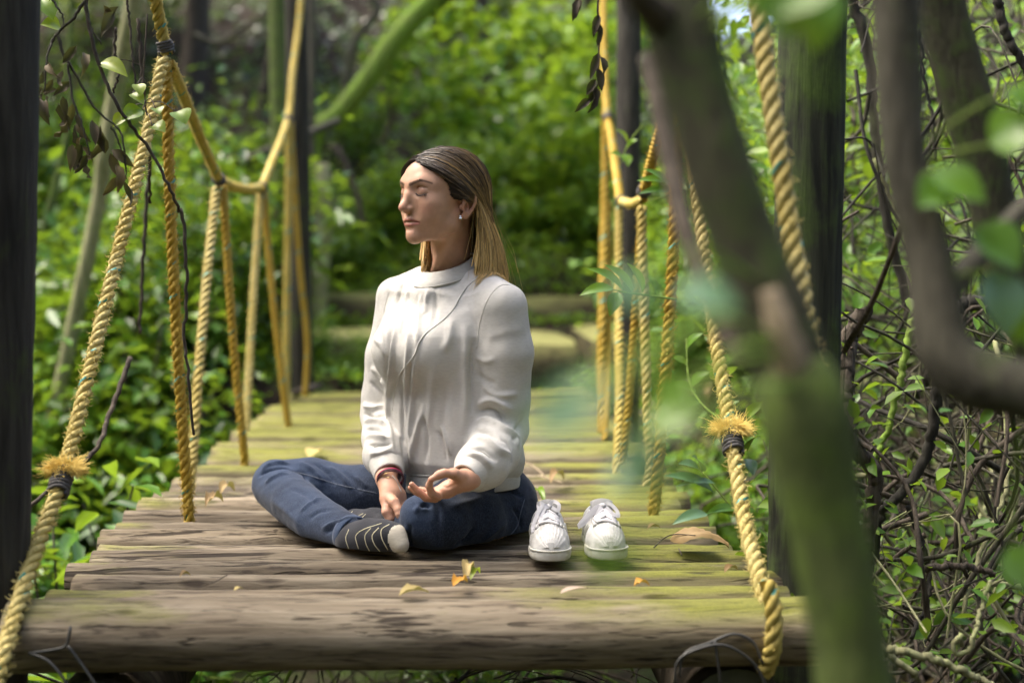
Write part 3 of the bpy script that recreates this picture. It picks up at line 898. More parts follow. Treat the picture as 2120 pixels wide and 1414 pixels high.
for sx in (-1, 1):
    hfold([(sx * 0.0190, 0.0835, 0.0425), (sx * 0.032, 0.0850, 0.0462), (sx * 0.0475, 0.0740, 0.0425)], 0.0022, -0.0022)     # lid fold
    LASH[sx] = hfold([(sx * 0.0180, 0.0835, 0.0300), (sx * 0.032, 0.0855, 0.0268), (sx * 0.0480, 0.0740, 0.0300)], 0.0018, -0.0014, 0.08)
    hfold([(sx * 0.0175, 0.0960, 0.003), (sx * 0.0185, 0.0935, -0.005), (sx * 0.0140, 0.0960, -0.010)], 0.0025, -0.0014)
    hfold([(sx * 0.019, 0.088, -0.010), (sx * 0.029, 0.080, -0.026)], 0.005, -0.0011)
hV = hS.V
# skin tones: lips, lids, nostrils, cheeks, ears
def onface(P): return np.array([hS.bvh.find_nearest(Vector(q))[0] for q in catmull(P, 24)])
lips = onface([(-0.0255, 0.082, -0.0325), (-0.008, 0.098, -0.0285), (0, 0.099, -0.0295), (0.008, 0.098, -0.0285), (0.0255, 0.082, -0.0325)])
lips2 = onface([(-0.0245, 0.082, -0.0335), (-0.011, 0.095, -0.0388), (0, 0.0975, -0.0400), (0.011, 0.095, -0.0388), (0.0245, 0.082, -0.0335)])
dl = np.minimum(pdist(hV, lips)[0], pdist(hV, lips2)[0])
hc = np.repeat(SKIN[None], len(hV), 0)
def blend(c, w): 
    global hc
    hc = hc * (1 - w[:, None]) + np.asarray(c) * w[:, None]
blend(LIP, np.clip((0.0052 - dl) / 0.0020, 0, 1) * 0.85)
blend((0.30, 0.10, 0.08), np.clip((0.0022 - pdist(hV, MOUTH)[0]) / 0.0015, 0, 1) * 0.7)
for sx in (-1, 1):
    blend((0.43, 0.20, 0.14), 0.55 * np.exp(-(np.linalg.norm((hV - (sx * 0.042, 0.075, -0.004)) / (1, 1, 0.8), axis=1) / 0.020) ** 2))
    blend((0.37, 0.185, 0.13), 0.6 * np.exp(-(np.linalg.norm((hV - (sx * 0.0325, 0.084, 0.0375)) / (1.5, 1, 1), axis=1) / 0.0095) ** 2))
    blend((0.47, 0.19, 0.13), 0.5 * np.exp(-(np.linalg.norm(hV - (sx * 0.078, -0.008, 0.0), axis=1) / 0.022) ** 2))
BROW = {}
for sx in (-1, 1):
    BROW[sx] = onface([(sx * 0.011, 0.096, 0.0510), (sx * 0.026, 0.092, 0.0560), (sx * 0.040, 0.083, 0.0575), (sx * 0.053, 0.066, 0.0520)])
    d_, t_ = pdist(hV, BROW[sx])
    blend((0.055, 0.032, 0.020), 0.8 * np.clip((0.0050 - 0.0022 * t_ - d_) / 0.0022, 0, 1))
blend((0.48, 0.21, 0.14), 0.5 * np.exp(-(np.linalg.norm(hV - (0, 0.117, 0.0), axis=1) / 0.012) ** 2))
BODY = [(h2w(hV), hQ, hc)]
HEADS = Surf(h2w(hV), hQ)

# ------------------------------------------------------------------ pose joints
TF, TL = dirs(47)
shL, elL, wrL = W(1040, 640, 3.10), W(1040, 884, 3.14), W(978, 990, 2.93)
shR, elR, wrR = W(826, 628, 3.34), W(793, 862, 3.33), W(803, 985, 3.12)
hipL, knL, anL = W(1003, 1062, 3.22), W(908, 1078, 3.02), W(832, 1098, 3.10)
hipR, knR, anR = W(930, 1046, 3.34), W(574, 1003, 3.40), W(733, 1113, 3.035)
pel = W(985, 1052, 3.28)

# hidden continuous core of the body
v = Vol(np.array([-0.75, 2.75, -0.02]), np.array([0.30, 3.65, 0.66]), 0.009)
v.chain([pel, W(955, 850, 3.26), W(930, 660, 3.25), W(930, 575, 3.235)], [0.10, 0.085, 0.09, 0.045], 0.05)
for a, b, c in ((shL, elL, wrL), (shR, elR, wrR)): v.chain([W(930, 620, 3.24), a, b, c], [0.05, 0.035, 0.03, 0.022], 0.03)
for a, b, c in ((hipL, knL, anL), (hipR, knR, anR)): v.chain([pel, a, b, c], [0.08, 0.06, 0.042, 0.028], 0.03)
bV, bQ = v.mesh(1)
BODY.append((bV, bQ, np.repeat(SKIN[None], len(bV), 0)))


# ------------------------------------------------------------------ hands
def hand(build, lo, hi):
    v = Vol(lo, hi, 0.0014); build(v)
    V, Q = v.mesh(2)
    c = np.repeat(SKIN[None], len(V), 0) * (1.02, 0.98, 0.98)
    return V, Q, c


def w6(zx, zy, Y): return W(720 + zx / 6.427, 940 + zy / 6.427, Y)


NAILS = []
def left_hand(v):
    v.chain([W(1000, 985, 2.965), w6(1620, 320, 2.925), w6(1500, 350, 2.915)], [0.0255, 0.0225, 0.0205], 0.01)
    # palm, cupped and facing up
    v.chain([w6(1520, 370, 2.915), w6(1330, 480, 2.915), w6(1180, 540, 2.912)], [0.0200, 0.0140, 0.0110], 0.012)
    v.chain([w6(1500, 340, 2.945), w6(1330, 440, 2.95), w6(1150, 510, 2.955)], [0.0175, 0.0120, 0.0100], 0.012)
    v.ell(w6(1350, 345, 2.93), (0.018, 0.018, 0.0085), None, 0.008, 'sub')
    # thumb: ball, two bones, bent tip
    v.chain([w6(1500, 300, 2.90), w6(1410, 262, 2.884), w6(1280, 252, 2.874), w6(1215, 275, 2.871), w6(1140, 318, 2.868)], [0.0145, 0.0108, 0.0082, 0.0080, 0.0064], 0.006)
    # index curls up to meet the thumb
    v.chain([w6(1200, 560, 2.903), w6(1115, 520, 2.886), w6(1082, 420, 2.876), w6(1108, 335, 2.868)], [0.0098, 0.0083, 0.0073, 0.0060], 0.003)
    # middle, ring and little fingers stretch away to the left
    v.chain([w6(1160, 585, 2.922), w6(1040, 578, 2.912), w6(930, 490, 2.902), w6(850, 402, 2.896)], [0.0098, 0.0084, 0.0073, 0.0058], 0.002)
    v.chain([w6(1150, 545, 2.945), w6(1010, 552, 2.942), w6(900, 500, 2.936), w6(832, 445, 2.930)], [0.0092, 0.0078, 0.0068, 0.0056], 0.001)
    v.chain([w6(1170, 500, 2.968), w6(1080, 500, 2.972), w6(1010, 478, 2.974), w6(960, 462, 2.976)], [0.0084, 0.0070, 0.0062, 0.0052], 0.001)
    v.stroke([w6(1240, 420, 2.905), w6(1330, 450, 2.90), w6(1430, 400, 2.895)], 0.003, 0.0014)
    v.stroke([w6(1410, 300, 2.875), w6(1440, 340, 2.88)], 0.003, 0.0012)


c = w6(1250, 420, 2.92)
BODY.append(hand(left_hand, c - (0.085, 0.09, 0.055), c + (0.115, 0.09, 0.055)))


def right_hand(v):
    v.chain([W(800, 955, 3.16), w6(510, 330, 3.115), w6(545, 430, 3.098)], [0.0260, 0.0215, 0.0205], 0.01)
    # back of the hand
    v.chain([w6(560, 440, 3.098), w6(585, 540, 3.085), w6(600, 640, 3.075)], [0.0200, 0.0205, 0.0175], 0.012)
    v.chain([w6(600, 470, 3.105), w6(660, 560, 3.100), w6(700, 680, 3.09)], [0.0160, 0.0170, 0.0145], 0.012)
    v.chain([w6(530, 500, 3.085), w6(525, 600, 3.072), w6(522, 670, 3.062)], [0.0150, 0.0140, 0.0115], 0.010)
    # thumb lying down over the fist
    v.chain([w6(560, 590, 3.066), w6(615, 640, 3.046), w6(668, 740, 3.034), w6(690, 800, 3.030), w6(708, 868, 3.028)], [0.0135, 0.0112, 0.0092, 0.0090, 0.0070], 0.003)
    # index and middle curled under the thumb
    v.chain([w6(522, 660, 3.062), w6(512, 770, 3.048), w6(560, 860, 3.044), w6(640, 890, 3.052)], [0.0118, 0.0102, 0.0090, 0.0076], 0.002)
    v.chain([w6(560, 640, 3.070), w6(575, 770, 3.052), w6(620, 850, 3.050)], [0.0115, 0.0100, 0.0088], 0.0015)
    v.chain([w6(705, 680, 3.085), w6(752, 740, 3.072), w6(752, 815, 3.062), w6(715, 860, 3.06)], [0.0118, 0.0098, 0.0086, 0.0075], 0.002)
    v.chain([w6(650, 650, 3.080), w6(700, 760, 3.066), w6(700, 845, 3.060)], [0.0118, 0.0100, 0.0085], 0.002)
    for zz in (740, 785, 825):
        v.stroke([w6(495, zz, 3.035), w6(600, zz + 20, 3.03)], 0.0016, 0.0011)
    v.stroke([w6(500, 640, 3.05), w6(560, 680, 3.04), w6(600, 750, 3.035)], 0.0024, 0.0022)
    v.stroke([w6(640, 690, 3.02), w6(690, 720, 3.02)], 0.0016, 0.0010)


c = w6(600, 620, 3.07)
rh = hand(right_hand, c - (0.055, 0.075, 0.065), c + (0.055, 0.11, 0.125))
BODY.append(rh)

VV, QQ, CC, n0 = [], [], [], 0
for a, b, c in BODY:
    VV.append(a); QQ.append(b + n0); CC.append(c); n0 += len(a)
body = put('body', mesh_np('body', np.concatenate(VV), np.concatenate(QQ), MAT['skin'], True, None, {'col': np.concatenate(CC)}), person)
# thumb nails
def nail(c, ax, nrm, parent, l=0.0058, w=0.0042):
    ax = np.asarray(ax) / np.linalg.norm(ax); nrm = nrm - ax * (nrm @ ax); nrm /= np.linalg.norm(nrm); sd_ = np.cross(ax, nrm)
    g = np.linspace(-1, 1, 7); V = []
    for i in g:
        for j in g:
            rr_ = 1 - 0.25 * abs(j) ** 3
            V.append(c + ax * i * l * rr_ + sd_ * j * w * math.sqrt(max(0, 1 - 0.35 * i ** 4)) - nrm * 0.0022 * j * j + nrm * 0.0005)
    Q = np.array([[a * 7 + b, a * 7 + b + 1, (a + 1) * 7 + b + 1, (a + 1) * 7 + b] for a in range(6) for b in range(6)])
    put('thumb_nail', mesh_np('thumb_nail', np.array(V), Q, MAT['nail']), parent)
RH = Surf(rh[0], rh[1])
q = RH.hit(720 + 694 / 6.427, 940 + 845 / 6.427)
if q is not None: nail(q, w6(706, 870, 3.034) - w6(680, 780, 3.034), CAMP - q, body)
# earring
q = HEADS.hit(953, 449)
if q is not None:
    mb = MB()
    for dx, dz in ((0, 0), (-0.0034, 0.002), (0.0034, 0.002), (-0.002, -0.0034), (0.002, -0.0034)):
        V, F = tube(np.array([q + HL * t + np.array([dx * 0.7, 0, dz]) for t in (-0.001, 0.0015, 0.0032)]), [0.0028, 0.0026, 0.0008], 6); mb.add(V, F)
    put('earring', mb.mesh('earring', MAT['earring'], False), person)
# eyelashes and eyebrows
for sx in (-1, 1):
    Ls = LASH[sx][1:-1] + np.array([0, 0.0010, -0.0003])
    m = 26; t = np.linspace(0.06, 1, m); P0 = catmull(Ls, m)
    d = np.stack([sx * 0.35 * (t - 0.4), np.full(m, 0.75), -0.75 + 0.0 * t], 1); d /= np.linalg.norm(d, axis=1)[:, None]
    ln = 0.0050 * (0.6 + 0.6 * t)
    P = np.stack([P0, P0 + d * ln[:, None] * 0.5, P0 + d * ln[:, None] + np.array([0, 0, 0.0008])], 1)
    mb = MB(); V, Q = tubes_many(h2w(P.reshape(-1, 3)).reshape(P.shape), np.array([0.00045, 0.0004, 0.00015])[None, :], 3); mb.add(V, Q)
    V, F = tube(h2w(Ls), 0.0009, 5); mb.add(V, F)
    put('eyelashes', mb.mesh('eyelashes', MAT['brow']), person)
    m = 260; g = np.random.default_rng(40 + sx)
    t = g.random(m); ctr = catmull(BROW[sx], 60)
    P0 = ctr[(t * 59).astype(int)] + np.stack([0 * t, 0 * t, g.normal(size=m) * 0.0021 * (1 - 0.65 * t)], 1)
    Ps = []
    for q in P0:
        r_ = HEADS.bvh.find_nearest(Vector(h2w(q))); Ps.append(np.array(r_[0]) + np.array(r_[1]) * 0.0012)
    Ps = np.array(Ps); tg = np.gradient(ctr, axis=0)[(t * 59).astype(int)] @ HROT.T; tg /= np.linalg.norm(tg, axis=1)[:, None]
    tg = tg + UP * (0.30 - 0.45 * t)[:, None] + HF * 0.18
    P = np.stack([Ps, Ps + tg * 0.003, Ps + tg * 0.0055], 1)
    V, Q = tubes_many(P, np.array([0.00055, 0.0005, 0.0002])[None, :], 3)
    put('eyebrow', mesh_np('eyebrow', V, Q, MAT['brow']), person)

# ------------------------------------------------------------------ sweatshirt
def stack(v, secs, F, L, k=0.0):
    """elliptical sections: (centre xyz, half width along L, half depth along F); sections sorted by z"""
    c = np.array([s_[0] for s_ in secs]); w = np.array([s_[1] for s_ in secs]); d = np.array([s_[2] for s_ in secs])
    o = np.argsort(c[:, 2]); c, w, d = c[o], w[o], d[o]
    S, X = v.sl(c.min(0) - 0.25, c.max(0) + 0.25)
    z = X[2].ravel()
    ip = lambda a: np.interp(z, c[:, 2], a).astype(np.float32)[None, None, :]
    cx, cy, ww, dd = ip(c[:, 0]), ip(c[:, 1]), ip(w), ip(d)
    px, py = X[0] - cx, X[1] - cy
    a = (px * L[0] + py * L[1]) / ww; b = (px * F[0] + py * F[1]) / dd
    b = np.where(b > 0, b, b * 1.08)
    q = (np.abs(a) ** 2.4 + np.abs(b) ** 2.4) ** (1 / 2.4)
    dist = (q - 1) * np.minimum(ww, dd)
    zz = np.maximum(c[0, 2] - X[2], X[2] - c[-1, 2])
    v.put(S, np.maximum(dist, zz).astype(np.float32), k, 'u')


# the trunk of the sweatshirt
v = Vol(np.array([-0.36, 2.84, 0.05]), np.array([0.26, 3.50, 0.66]), 0.0040)
stack(v, [(W(958, 984, 3.235), 0.138, 0.106), (W(957, 970, 3.235), 0.150, 0.118), (W(952, 948, 3.235), 0.161, 0.127), (W(944, 900, 3.235), 0.166, 0.126), (W(936, 820, 3.235), 0.168, 0.124),
          (W(930, 740, 3.235), 0.170, 0.128), (W(928, 690, 3.235), 0.174, 0.126), (W(932, 640, 3.24), 0.170, 0.104), (W(936, 612, 3.24), 0.150, 0.085)], TF, TL)
v.chain([shR + UP * 0.012, W(878, 604, 3.28), W(926, 612, 3.24)], [0.050, 0.050, 0.040], 0.035)
v.chain([shL + UP * 0.010, W(992, 608, 3.18), W(938, 612, 3.23)], [0.050, 0.050, 0.040], 0.030)
v.ell(W(926, 612, 3.220), (0.074, 0.082, 0.040), np.stack([TL, TF, UP]), 0.035)
for sg_, px in ((-1, 872), (1, 938)):       # chest
    v.ell(W(px, 722, 3.235 if sg_ < 0 else 3.17) + TF * 0.060, (0.062, 0.062, 0.062), None, 0.06)
v.chain([shL, W(1046, 730, 3.105), W(1042, 830, 3.12), elL], [0.054, 0.059, 0.058, 0.057], 0.014)
v.chain([elL, W(1022, 930, 3.06), W(1000, 962, 2.985), W(990, 970, 2.97)], [0.058, 0.057, 0.053, 0.047], 0.014)
v.chain([shR, W(806, 740, 3.34), W(797, 820, 3.34), elR], [0.052, 0.054, 0.052, 0.052], 0.012)
v.chain([elR, W(797, 905, 3.27), W(799, 942, 3.195), W(800, 953, 3.175)], [0.052, 0.051, 0.050, 0.045], 0.012)
sV, sQ = v.mesh(2)
# broad softness of the cloth
sN = normals(sV, sQ)
sV = sV + sN * (0.0026 * vnoise(sV * (1, 1, 0.6), 9, 5, 3))[:, None]
SW = Surf(sV, sQ)
# long drapes down the front
for pix, w_, d_ in [(p_, a_, b_ * 1.5) for p_, a_, b_ in [([(852, 640), (846, 730), (842, 820), (850, 900)], 0.007, 0.006), ([(872, 610), (868, 660), (864, 720)], 0.006, 0.005),
                    ([(826, 640), (815, 720), (806, 800), (808, 900), (818, 950)], 0.006, 0.0065), ([(812, 660), (802, 760), (803, 860)], 0.005, -0.005),
                    ([(862, 720), (856, 820), (850, 900), (858, 950)], 0.006, 0.006), ([(848, 960), (862, 900), (880, 840)], 0.008, 0.006), ([(836, 955), (832, 860), (834, 790)], 0.005, -0.0045),
                    ([(880, 960), (884, 900), (872, 850)], 0.006, -0.004), ([(900, 590), (902, 640), (896, 680)], 0.006, -0.0035), ([(886, 600), (880, 650)], 0.005, 0.0045),
                    ([(912, 880), (924, 910), (934, 945)], 0.004, 0.005), ([(905, 890), (918, 925), (926, 955)], 0.004, -0.004),
                    ([(965, 670), (962, 740), (964, 820), (958, 900)], 0.009, 0.006), ([(980, 700), (975, 780), (976, 860)], 0.006, -0.006), ([(935, 660), (930, 700), (918, 730)], 0.008, 0.004),
                    ([(900, 750), (892, 830), (884, 900)], 0.009, 0.0035), ([(925, 790), (918, 860), (915, 940)], 0.009, -0.003),
                    ([(845, 600), (838, 640), (830, 690)], 0.006, 0.005), ([(832, 590), (818, 640)], 0.006, -0.004)]]:
    SW.fold(pix, w_, d_)
SW.re()
# sleeve creases: near arm
for pix, w_, d_ in [(p_, a_, b_ * 1.5) for p_, a_, b_ in [([(985, 738), (1005, 748), (1025, 742)], 0.006, 0.0025), ([(986, 765), (1000, 785), (1030, 795)], 0.007, -0.003),
                    ([(988, 838), (1020, 828), (1062, 850)], 0.006, 0.007), ([(985, 852), (1020, 850), (1060, 880)], 0.005, -0.007), ([(982, 872), (1015, 872), (1048, 892), (1078, 905)], 0.007, 0.008),
                    ([(980, 890), (1010, 895), (1045, 915)], 0.005, -0.007), ([(975, 908), (1005, 912), (1035, 935), (1060, 940)], 0.007, 0.008), ([(972, 928), (1000, 932), (1030, 955)], 0.005, -0.006),
                    ([(965, 940), (995, 945), (1020, 970)], 0.006, 0.006), ([(1000, 800), (1030, 818), (1075, 815)], 0.006, 0.004), ([(1062, 915), (1070, 890), (1080, 870)], 0.005, -0.005),
                    ([(1005, 700), (1040, 690), (1080, 680)], 0.010, 0.0015), ([(1030, 880), (1062, 900), (1075, 930)], 0.006, 0.005), ([(1035, 900), (1055, 925), (1060, 960)], 0.004, -0.005),
                    # far arm
                    ([(752, 838), (775, 846), (797, 840)], 0.006, 0.007), ([(752, 856), (775, 862), (800, 858)], 0.004, -0.006), ([(754, 872), (778, 872), (802, 880)], 0.006, 0.007), ([(756, 890), (780, 888), (806, 898)], 0.004, -0.006),
                    ([(757, 905), (782, 905), (808, 910)], 0.006, 0.007), ([(760, 922), (785, 922), (810, 920)], 0.004, -0.005), ([(764, 940), (790, 938), (812, 928)], 0.006, 0.006),
                    ([(775, 700), (790, 715), (798, 740)], 0.006, 0.004), ([(768, 760), (785, 775), (798, 800)], 0.006, 0.005), ([(764, 790), (780, 805), (796, 825)], 0.005, -0.004)]]:
    SW.fold(pix, w_, d_)
SW.re()
shirt = SW.obj('sweatshirt', MAT['sweat'], person)
shirt['label'] = 'off-white crew neck sweatshirt with ribbed collar, cuffs and hem'
seam(SW, [(1005, 562), (985, 578), (960, 602), (935, 645), (905, 672), (872, 700), (858, 735), (828, 775), (816, 820), (811, 870)], 0.0016, 'diagonal_seam', MAT['stitch'], shirt, 60, 0.0006)
seam(SW, [(1062, 590), (1035, 592), (1010, 620), (993, 670), (986, 725)], 0.0013, 'armhole_seam', MAT['stitch'], shirt, 50)
seam(SW, [(806, 600), (796, 640), (793, 690), (797, 740)], 0.0012, 'armhole_seam', MAT['stitch'], shirt, 40)


def band(name, rings, parent, mat, ribs=0, thick=0.0035, n=120):
    """ribbed band lofted through closed rings (list of (n,3)), with thickness"""
    rings = [np.asarray(r) for r in rings]
    if ribs:
        th = np.arange(n) * 2 * math.pi / n
        mod = 0.0006 * np.sign(np.sin(th * ribs))
        rings = [r + (r - r.mean(0)) / np.linalg.norm(r - r.mean(0), axis=1)[:, None] * mod[:, None] for r in rings]
    inner = [r - (r - r.mean(0)) / np.linalg.norm(r - r.mean(0), axis=1)[:, None] * thick * 2 for r in rings[::-1]]
    A = rings + inner
    V = np.concatenate(A); Q = []
    m = len(A)
    for i in range(m):
        a, b = i * n, ((i + 1) % m) * n
        j = np.arange(n); j2 = (j + 1) % n
        Q.append(np.stack([a + j, a + j2, b + j2, b + j], 1))
    return put(name, mesh_np(name, V, np.concatenate(Q), mat), parent)


th = np.arange(120) * 2 * math.pi / 120
def ering(c, w_, d_, F=TF, L=TL, tilt=0.0, side=0.0):
    return np.asarray(c) + np.cos(th)[:, None] * w_ * L + np.sin(th)[:, None] * d_ * F + UP * (tilt * np.sin(th) + side * np.cos(th))[:, None]


CC_ = W(930, 551, 3.224)
def cring(dz, w_, d_, df, tl): return ering(CC_ + UP * dz + TF * df, w_, d_, tilt=tl)
band('collar', [cring(-0.034, 0.0700, 0.0700, 0.0, -0.027), cring(-0.021, 0.0770, 0.0800, 0.002, -0.027), cring(-0.015, 0.0760, 0.0795, 0.002, -0.027), cring(-0.007, 0.0680, 0.0725, 0.002, -0.026),
                cring(0.003, 0.0605, 0.0640, 0.0, -0.025), cring(0.008, 0.0570, 0.0600, 0.0, -0.024)], shirt, MAT['rib'], 0)
cs = cring(-0.0195, 0.0775, 0.0808, 0.002, -0.027)
V, F = tube(np.concatenate([cs, cs[:1]]), 0.0016, 6)
put('collar_seam', mesh_np('collar_seam', V, F, MAT['stitch']), shirt)
# hem
hc0 = W(958, 984, 3.235)
band('hem', [ering(hc0 + UP * 0.016, 0.142, 0.114, side=0.012), ering(hc0 + UP * 0.006, 0.1435, 0.1165, side=0.012), ering(hc0 - UP * 0.012, 0.1440, 0.1180, side=0.012), ering(hc0 - UP * 0.028, 0.144, 0.119, side=0.012), ering(hc0 - UP * 0.031, 0.142, 0.117, side=0.012)], shirt, MAT['rib'], 0, n=120)
r_ = ering(hc0 + UP * 0.012, 0.1455, 0.1175, side=0.012)
V, F = tube(np.concatenate([r_, r_[:1]]), 0.0022, 6); put('hem_seam', mesh_np('hem_seam', V, F, MAT['stitch']), shirt)


def cuff(p0, p1, r0, r1, parent):
    ax = (p1 - p0); L_ = np.linalg.norm(ax); ax = ax / L_
    a = np.cross(ax, UP); a /= np.linalg.norm(a); b = np.cross(ax, a)
    ring = lambda t, r: p0 + ax * L_ * t + r * (np.cos(th)[:, None] * a + np.sin(th)[:, None] * b)
    c = band('cuff', [ring(-0.1, r0 * 0.9), ring(0.02, r0), ring(0.3, r0 * 0.97), ring(0.7, r0 * 0.4 + r1 * 0.6), ring(0.95, r1), ring(1.0, r1 * 0.97)], parent, MAT['rib'], 0, 0.0022)
    q = ring(0.0, r0 * 1.03)
    V, F = tube(np.concatenate([q, q[:1]]), 0.0020, 6); put('cuff_seam', mesh_np('cuff_seam', V, F, MAT['stitch']), c)


cuff(W(990, 969, 2.968), W(962, 990, 2.925), 0.0415, 0.0320, shirt)
cuff(W(799, 950, 3.18), W(806, 984, 3.125), 0.0420, 0.0330, shirt)

# ------------------------------------------------------------------ jeans
v = Vol(np.array([-0.56, 2.84, -0.005]), np.array([0.24, 3.56, 0.26]), 0.0042)
v.ell(pel + UP * 0.012, (0.158, 0.128, 0.115), np.stack([TL, TF, UP]), 0)
v.chain([hipL, W(955, 1068, 3.11), knL], [0.088, 0.082, 0.070], 0.04)
v.chain([knL + np.array([0.0, -0.005, 0.004]), W(868, 1090, 3.05), anL + np.array([0.01, 0, 0])], [0.068, 0.056, 0.045], 0.012)
v.ell(W(872, 1072, 2.995), (0.046, 0.046, 0.050), None, 0.010)
v.chain([W(1030, 1078, 3.20), W(960, 1092, 3.10)], [0.062, 0.056], 0.03)
v.chain([hipR, W(760, 1030, 3.38), W(640, 1008, 3.40), knR], [0.088, 0.072, 0.063, 0.060], 0.03)
v.chain([knR + np.array([0.0, -0.012, 0]), W(612, 1040, 3.28), W(660, 1078, 3.16), anR + np.array([-0.005, 0.01, 0.004])], [0.058, 0.057, 0.053, 0.0405], 0.004)
flo = np.float32(0.001) - (v.o[2] + v.h * np.arange(v.n[2], dtype=np.float32))[None, None, :]
v.F = np.maximum(v.F, flo - np.float32(0.001))
jV, jQ = v.mesh(2)
jN = normals(jV, jQ)
jV = jV + jN * (0.0018 * vnoise(jV, 12, 8, 3))[:, None]
jV[:, 2] = np.maximum(jV[:, 2], 0.001)
JN = Surf(jV, jQ)
for pix, w_, d_ in [(p_, a_, b_ * 1.9) for p_, a_, b_ in [([(535, 985), (560, 972), (590, 968), (610, 975)], 0.0045, -0.006), ([(540, 975), (565, 962), (600, 960)], 0.0045, 0.005), ([(548, 1000), (575, 985), (600, 980)], 0.005, 0.004),
                    ([(600, 972), (625, 982), (640, 1000)], 0.005, -0.004), ([(620, 955), (650, 975), (670, 1000)], 0.0045, 0.0035), ([(650, 958), (680, 980), (695, 1005)], 0.0045, -0.0035), ([(680, 965), (708, 985), (725, 1012)], 0.0045, 0.0035),
                    ([(710, 975), (735, 998), (748, 1020)], 0.004, -0.003), ([(735, 985), (760, 1010)], 0.004, 0.003),
                    ([(670, 1105), (695, 1092), (730, 1082)], 0.004, -0.0035), ([(665, 1095), (692, 1082), (722, 1075)], 0.004, 0.003), ([(690, 1118), (712, 1104), (738, 1096)], 0.003, -0.003),
                    ([(620, 1060), (650, 1035), (668, 1030)], 0.005, 0.002),
                    ([(900, 1036), (908, 1060), (905, 1095), (912, 1130)], 0.007, -0.003), ([(930, 1050), (960, 1042), (1000, 1030)], 0.008, 0.003), ([(870, 1052), (880, 1044), (892, 1050)], 0.0045, -0.006), ([(600, 1010), (630, 1022), (665, 1050)], 0.006, -0.0025), ([(560, 1035), (590, 1055), (620, 1085)], 0.008, 0.002), ([(640, 1075), (660, 1060), (690, 1055)], 0.005, -0.002), ([(700, 1085), (715, 1075), (740, 1072)], 0.0035, 0.003), ([(858, 1062), (868, 1050), (884, 1056)], 0.005, 0.003),
                    ([(850, 1085), (848, 1110), (856, 1138)], 0.004, -0.003), ([(838, 1090), (846, 1100), (846, 1120)], 0.003, 0.003),
                    ([(940, 1130), (965, 1115), (985, 1090)], 0.006, -0.004), ([(1010, 1020), (1050, 1015), (1085, 1030)], 0.005, -0.003), ([(1000, 1012), (1040, 1006), (1075, 1015)], 0.004, 0.003),
                    ([(1060, 1050), (1075, 1070), (1080, 1100)], 0.005, -0.003), ([(985, 1140), (1010, 1110), (1050, 1080)], 0.007, 0.003)]]:
    JN.fold(pix, w_, d_)
JN.re()
fade = np.full(len(JN.V), 0.33)
for c, r_, a_ in ((W(872, 1062, 2.97), 0.05, 0.42), (W(560, 985, 3.35), 0.10, 0.34), (W(640, 1060, 3.15), 0.10, 0.30), (W(700, 1100, 3.0), 0.06, 0.25), (W(960, 1040, 3.0), 0.09, 0.12), (W(690, 975, 3.33), 0.08, 0.22), (W(848, 1100, 3.0), 0.03, 0.35)):
    fade += a_ * np.exp(-(np.linalg.norm(JN.V - c, axis=1) / r_) ** 2)
fade -= 0.22 * np.exp(-(np.linalg.norm((JN.V - W(1010, 1105, 3.05)) / (1.5, 1.2, 1), axis=1) / 0.10) ** 2)
jeans = JN.obj('jeans', MAT['denim'], person, {'fade': np.clip(fade, 0, 1)})
jeans['label'] = 'dark blue denim jeans faded at the knees'
seam(JN, [(598, 974), (640, 984), (690, 1000), (740, 1012), (785, 1022)], 0.0011, 'inside_seam', MAT['jean_stitch'], jeans, 40)
seam(JN, [(1086, 1034), (1078, 1060), (1070, 1090), (1045, 1120)], 0.0010, 'side_seam', MAT['jean_stitch'], jeans, 30)
# turned hem of the near trouser leg
ax = anR - W(660, 1078, 3.16); ax /= np.linalg.norm(ax)
a_ = np.cross(ax, UP); a_ /= np.linalg.norm(a_); b_ = np.cross(ax, a_)
rg = lambda t, r: anR + np.array([-0.005, 0.01, 0.004]) + ax * t + r * (np.cos(th)[:, None] * a_ + np.sin(th)[:, None] * b_)
def clampz(r): r = r.copy(); r[:, 2] = np.maximum(r[:, 2], 0.003); return r
hm = band('leg_hem', [clampz(rg(-0.012, 0.0425)), clampz(rg(-0.003, 0.0435)), clampz(rg(0.010, 0.0432)), clampz(rg(0.0125, 0.0415))], jeans, MAT['denim'], 0, 0.0018)
at = hm.data.attributes.new('fade', 'FLOAT', 'POINT'); at.data.foreach_set('value', np.full(len(hm.data.vertices), 0.72, np.float32))

# ------------------------------------------------------------------ socks
def sock(pts, rs, label, toe_at, stripes, h=0.003, flat=None):
    pts = [np.asarray(p_) for p_ in pts]
    v = Vol(np.min(pts, 0) - 0.06, np.max(pts, 0) + 0.06, h)
    v.chain(pts, rs, 0.02, flat=flat)
    V, Q = v.mesh(2)
    V[:, 2] = np.maximum(V[:, 2], 0.0015)
    s_ = Surf(V, Q)
    fc = V[Q].mean(1)
    mi = np.zeros(len(Q), int)
    if toe_at is not None:
        c, d, off = toe_at
        mi[(fc - c) @ d > off] = 1
    root = put('sock', mesh_np('sock', V, Q, [MAT['sock'], MAT['toe']], True, mi), person)
    root['label'] = label
    for st in stripes: seam(s_, st, 0.0011, 'stripe', MAT['sock_stripe'], root, 26)
    return s_


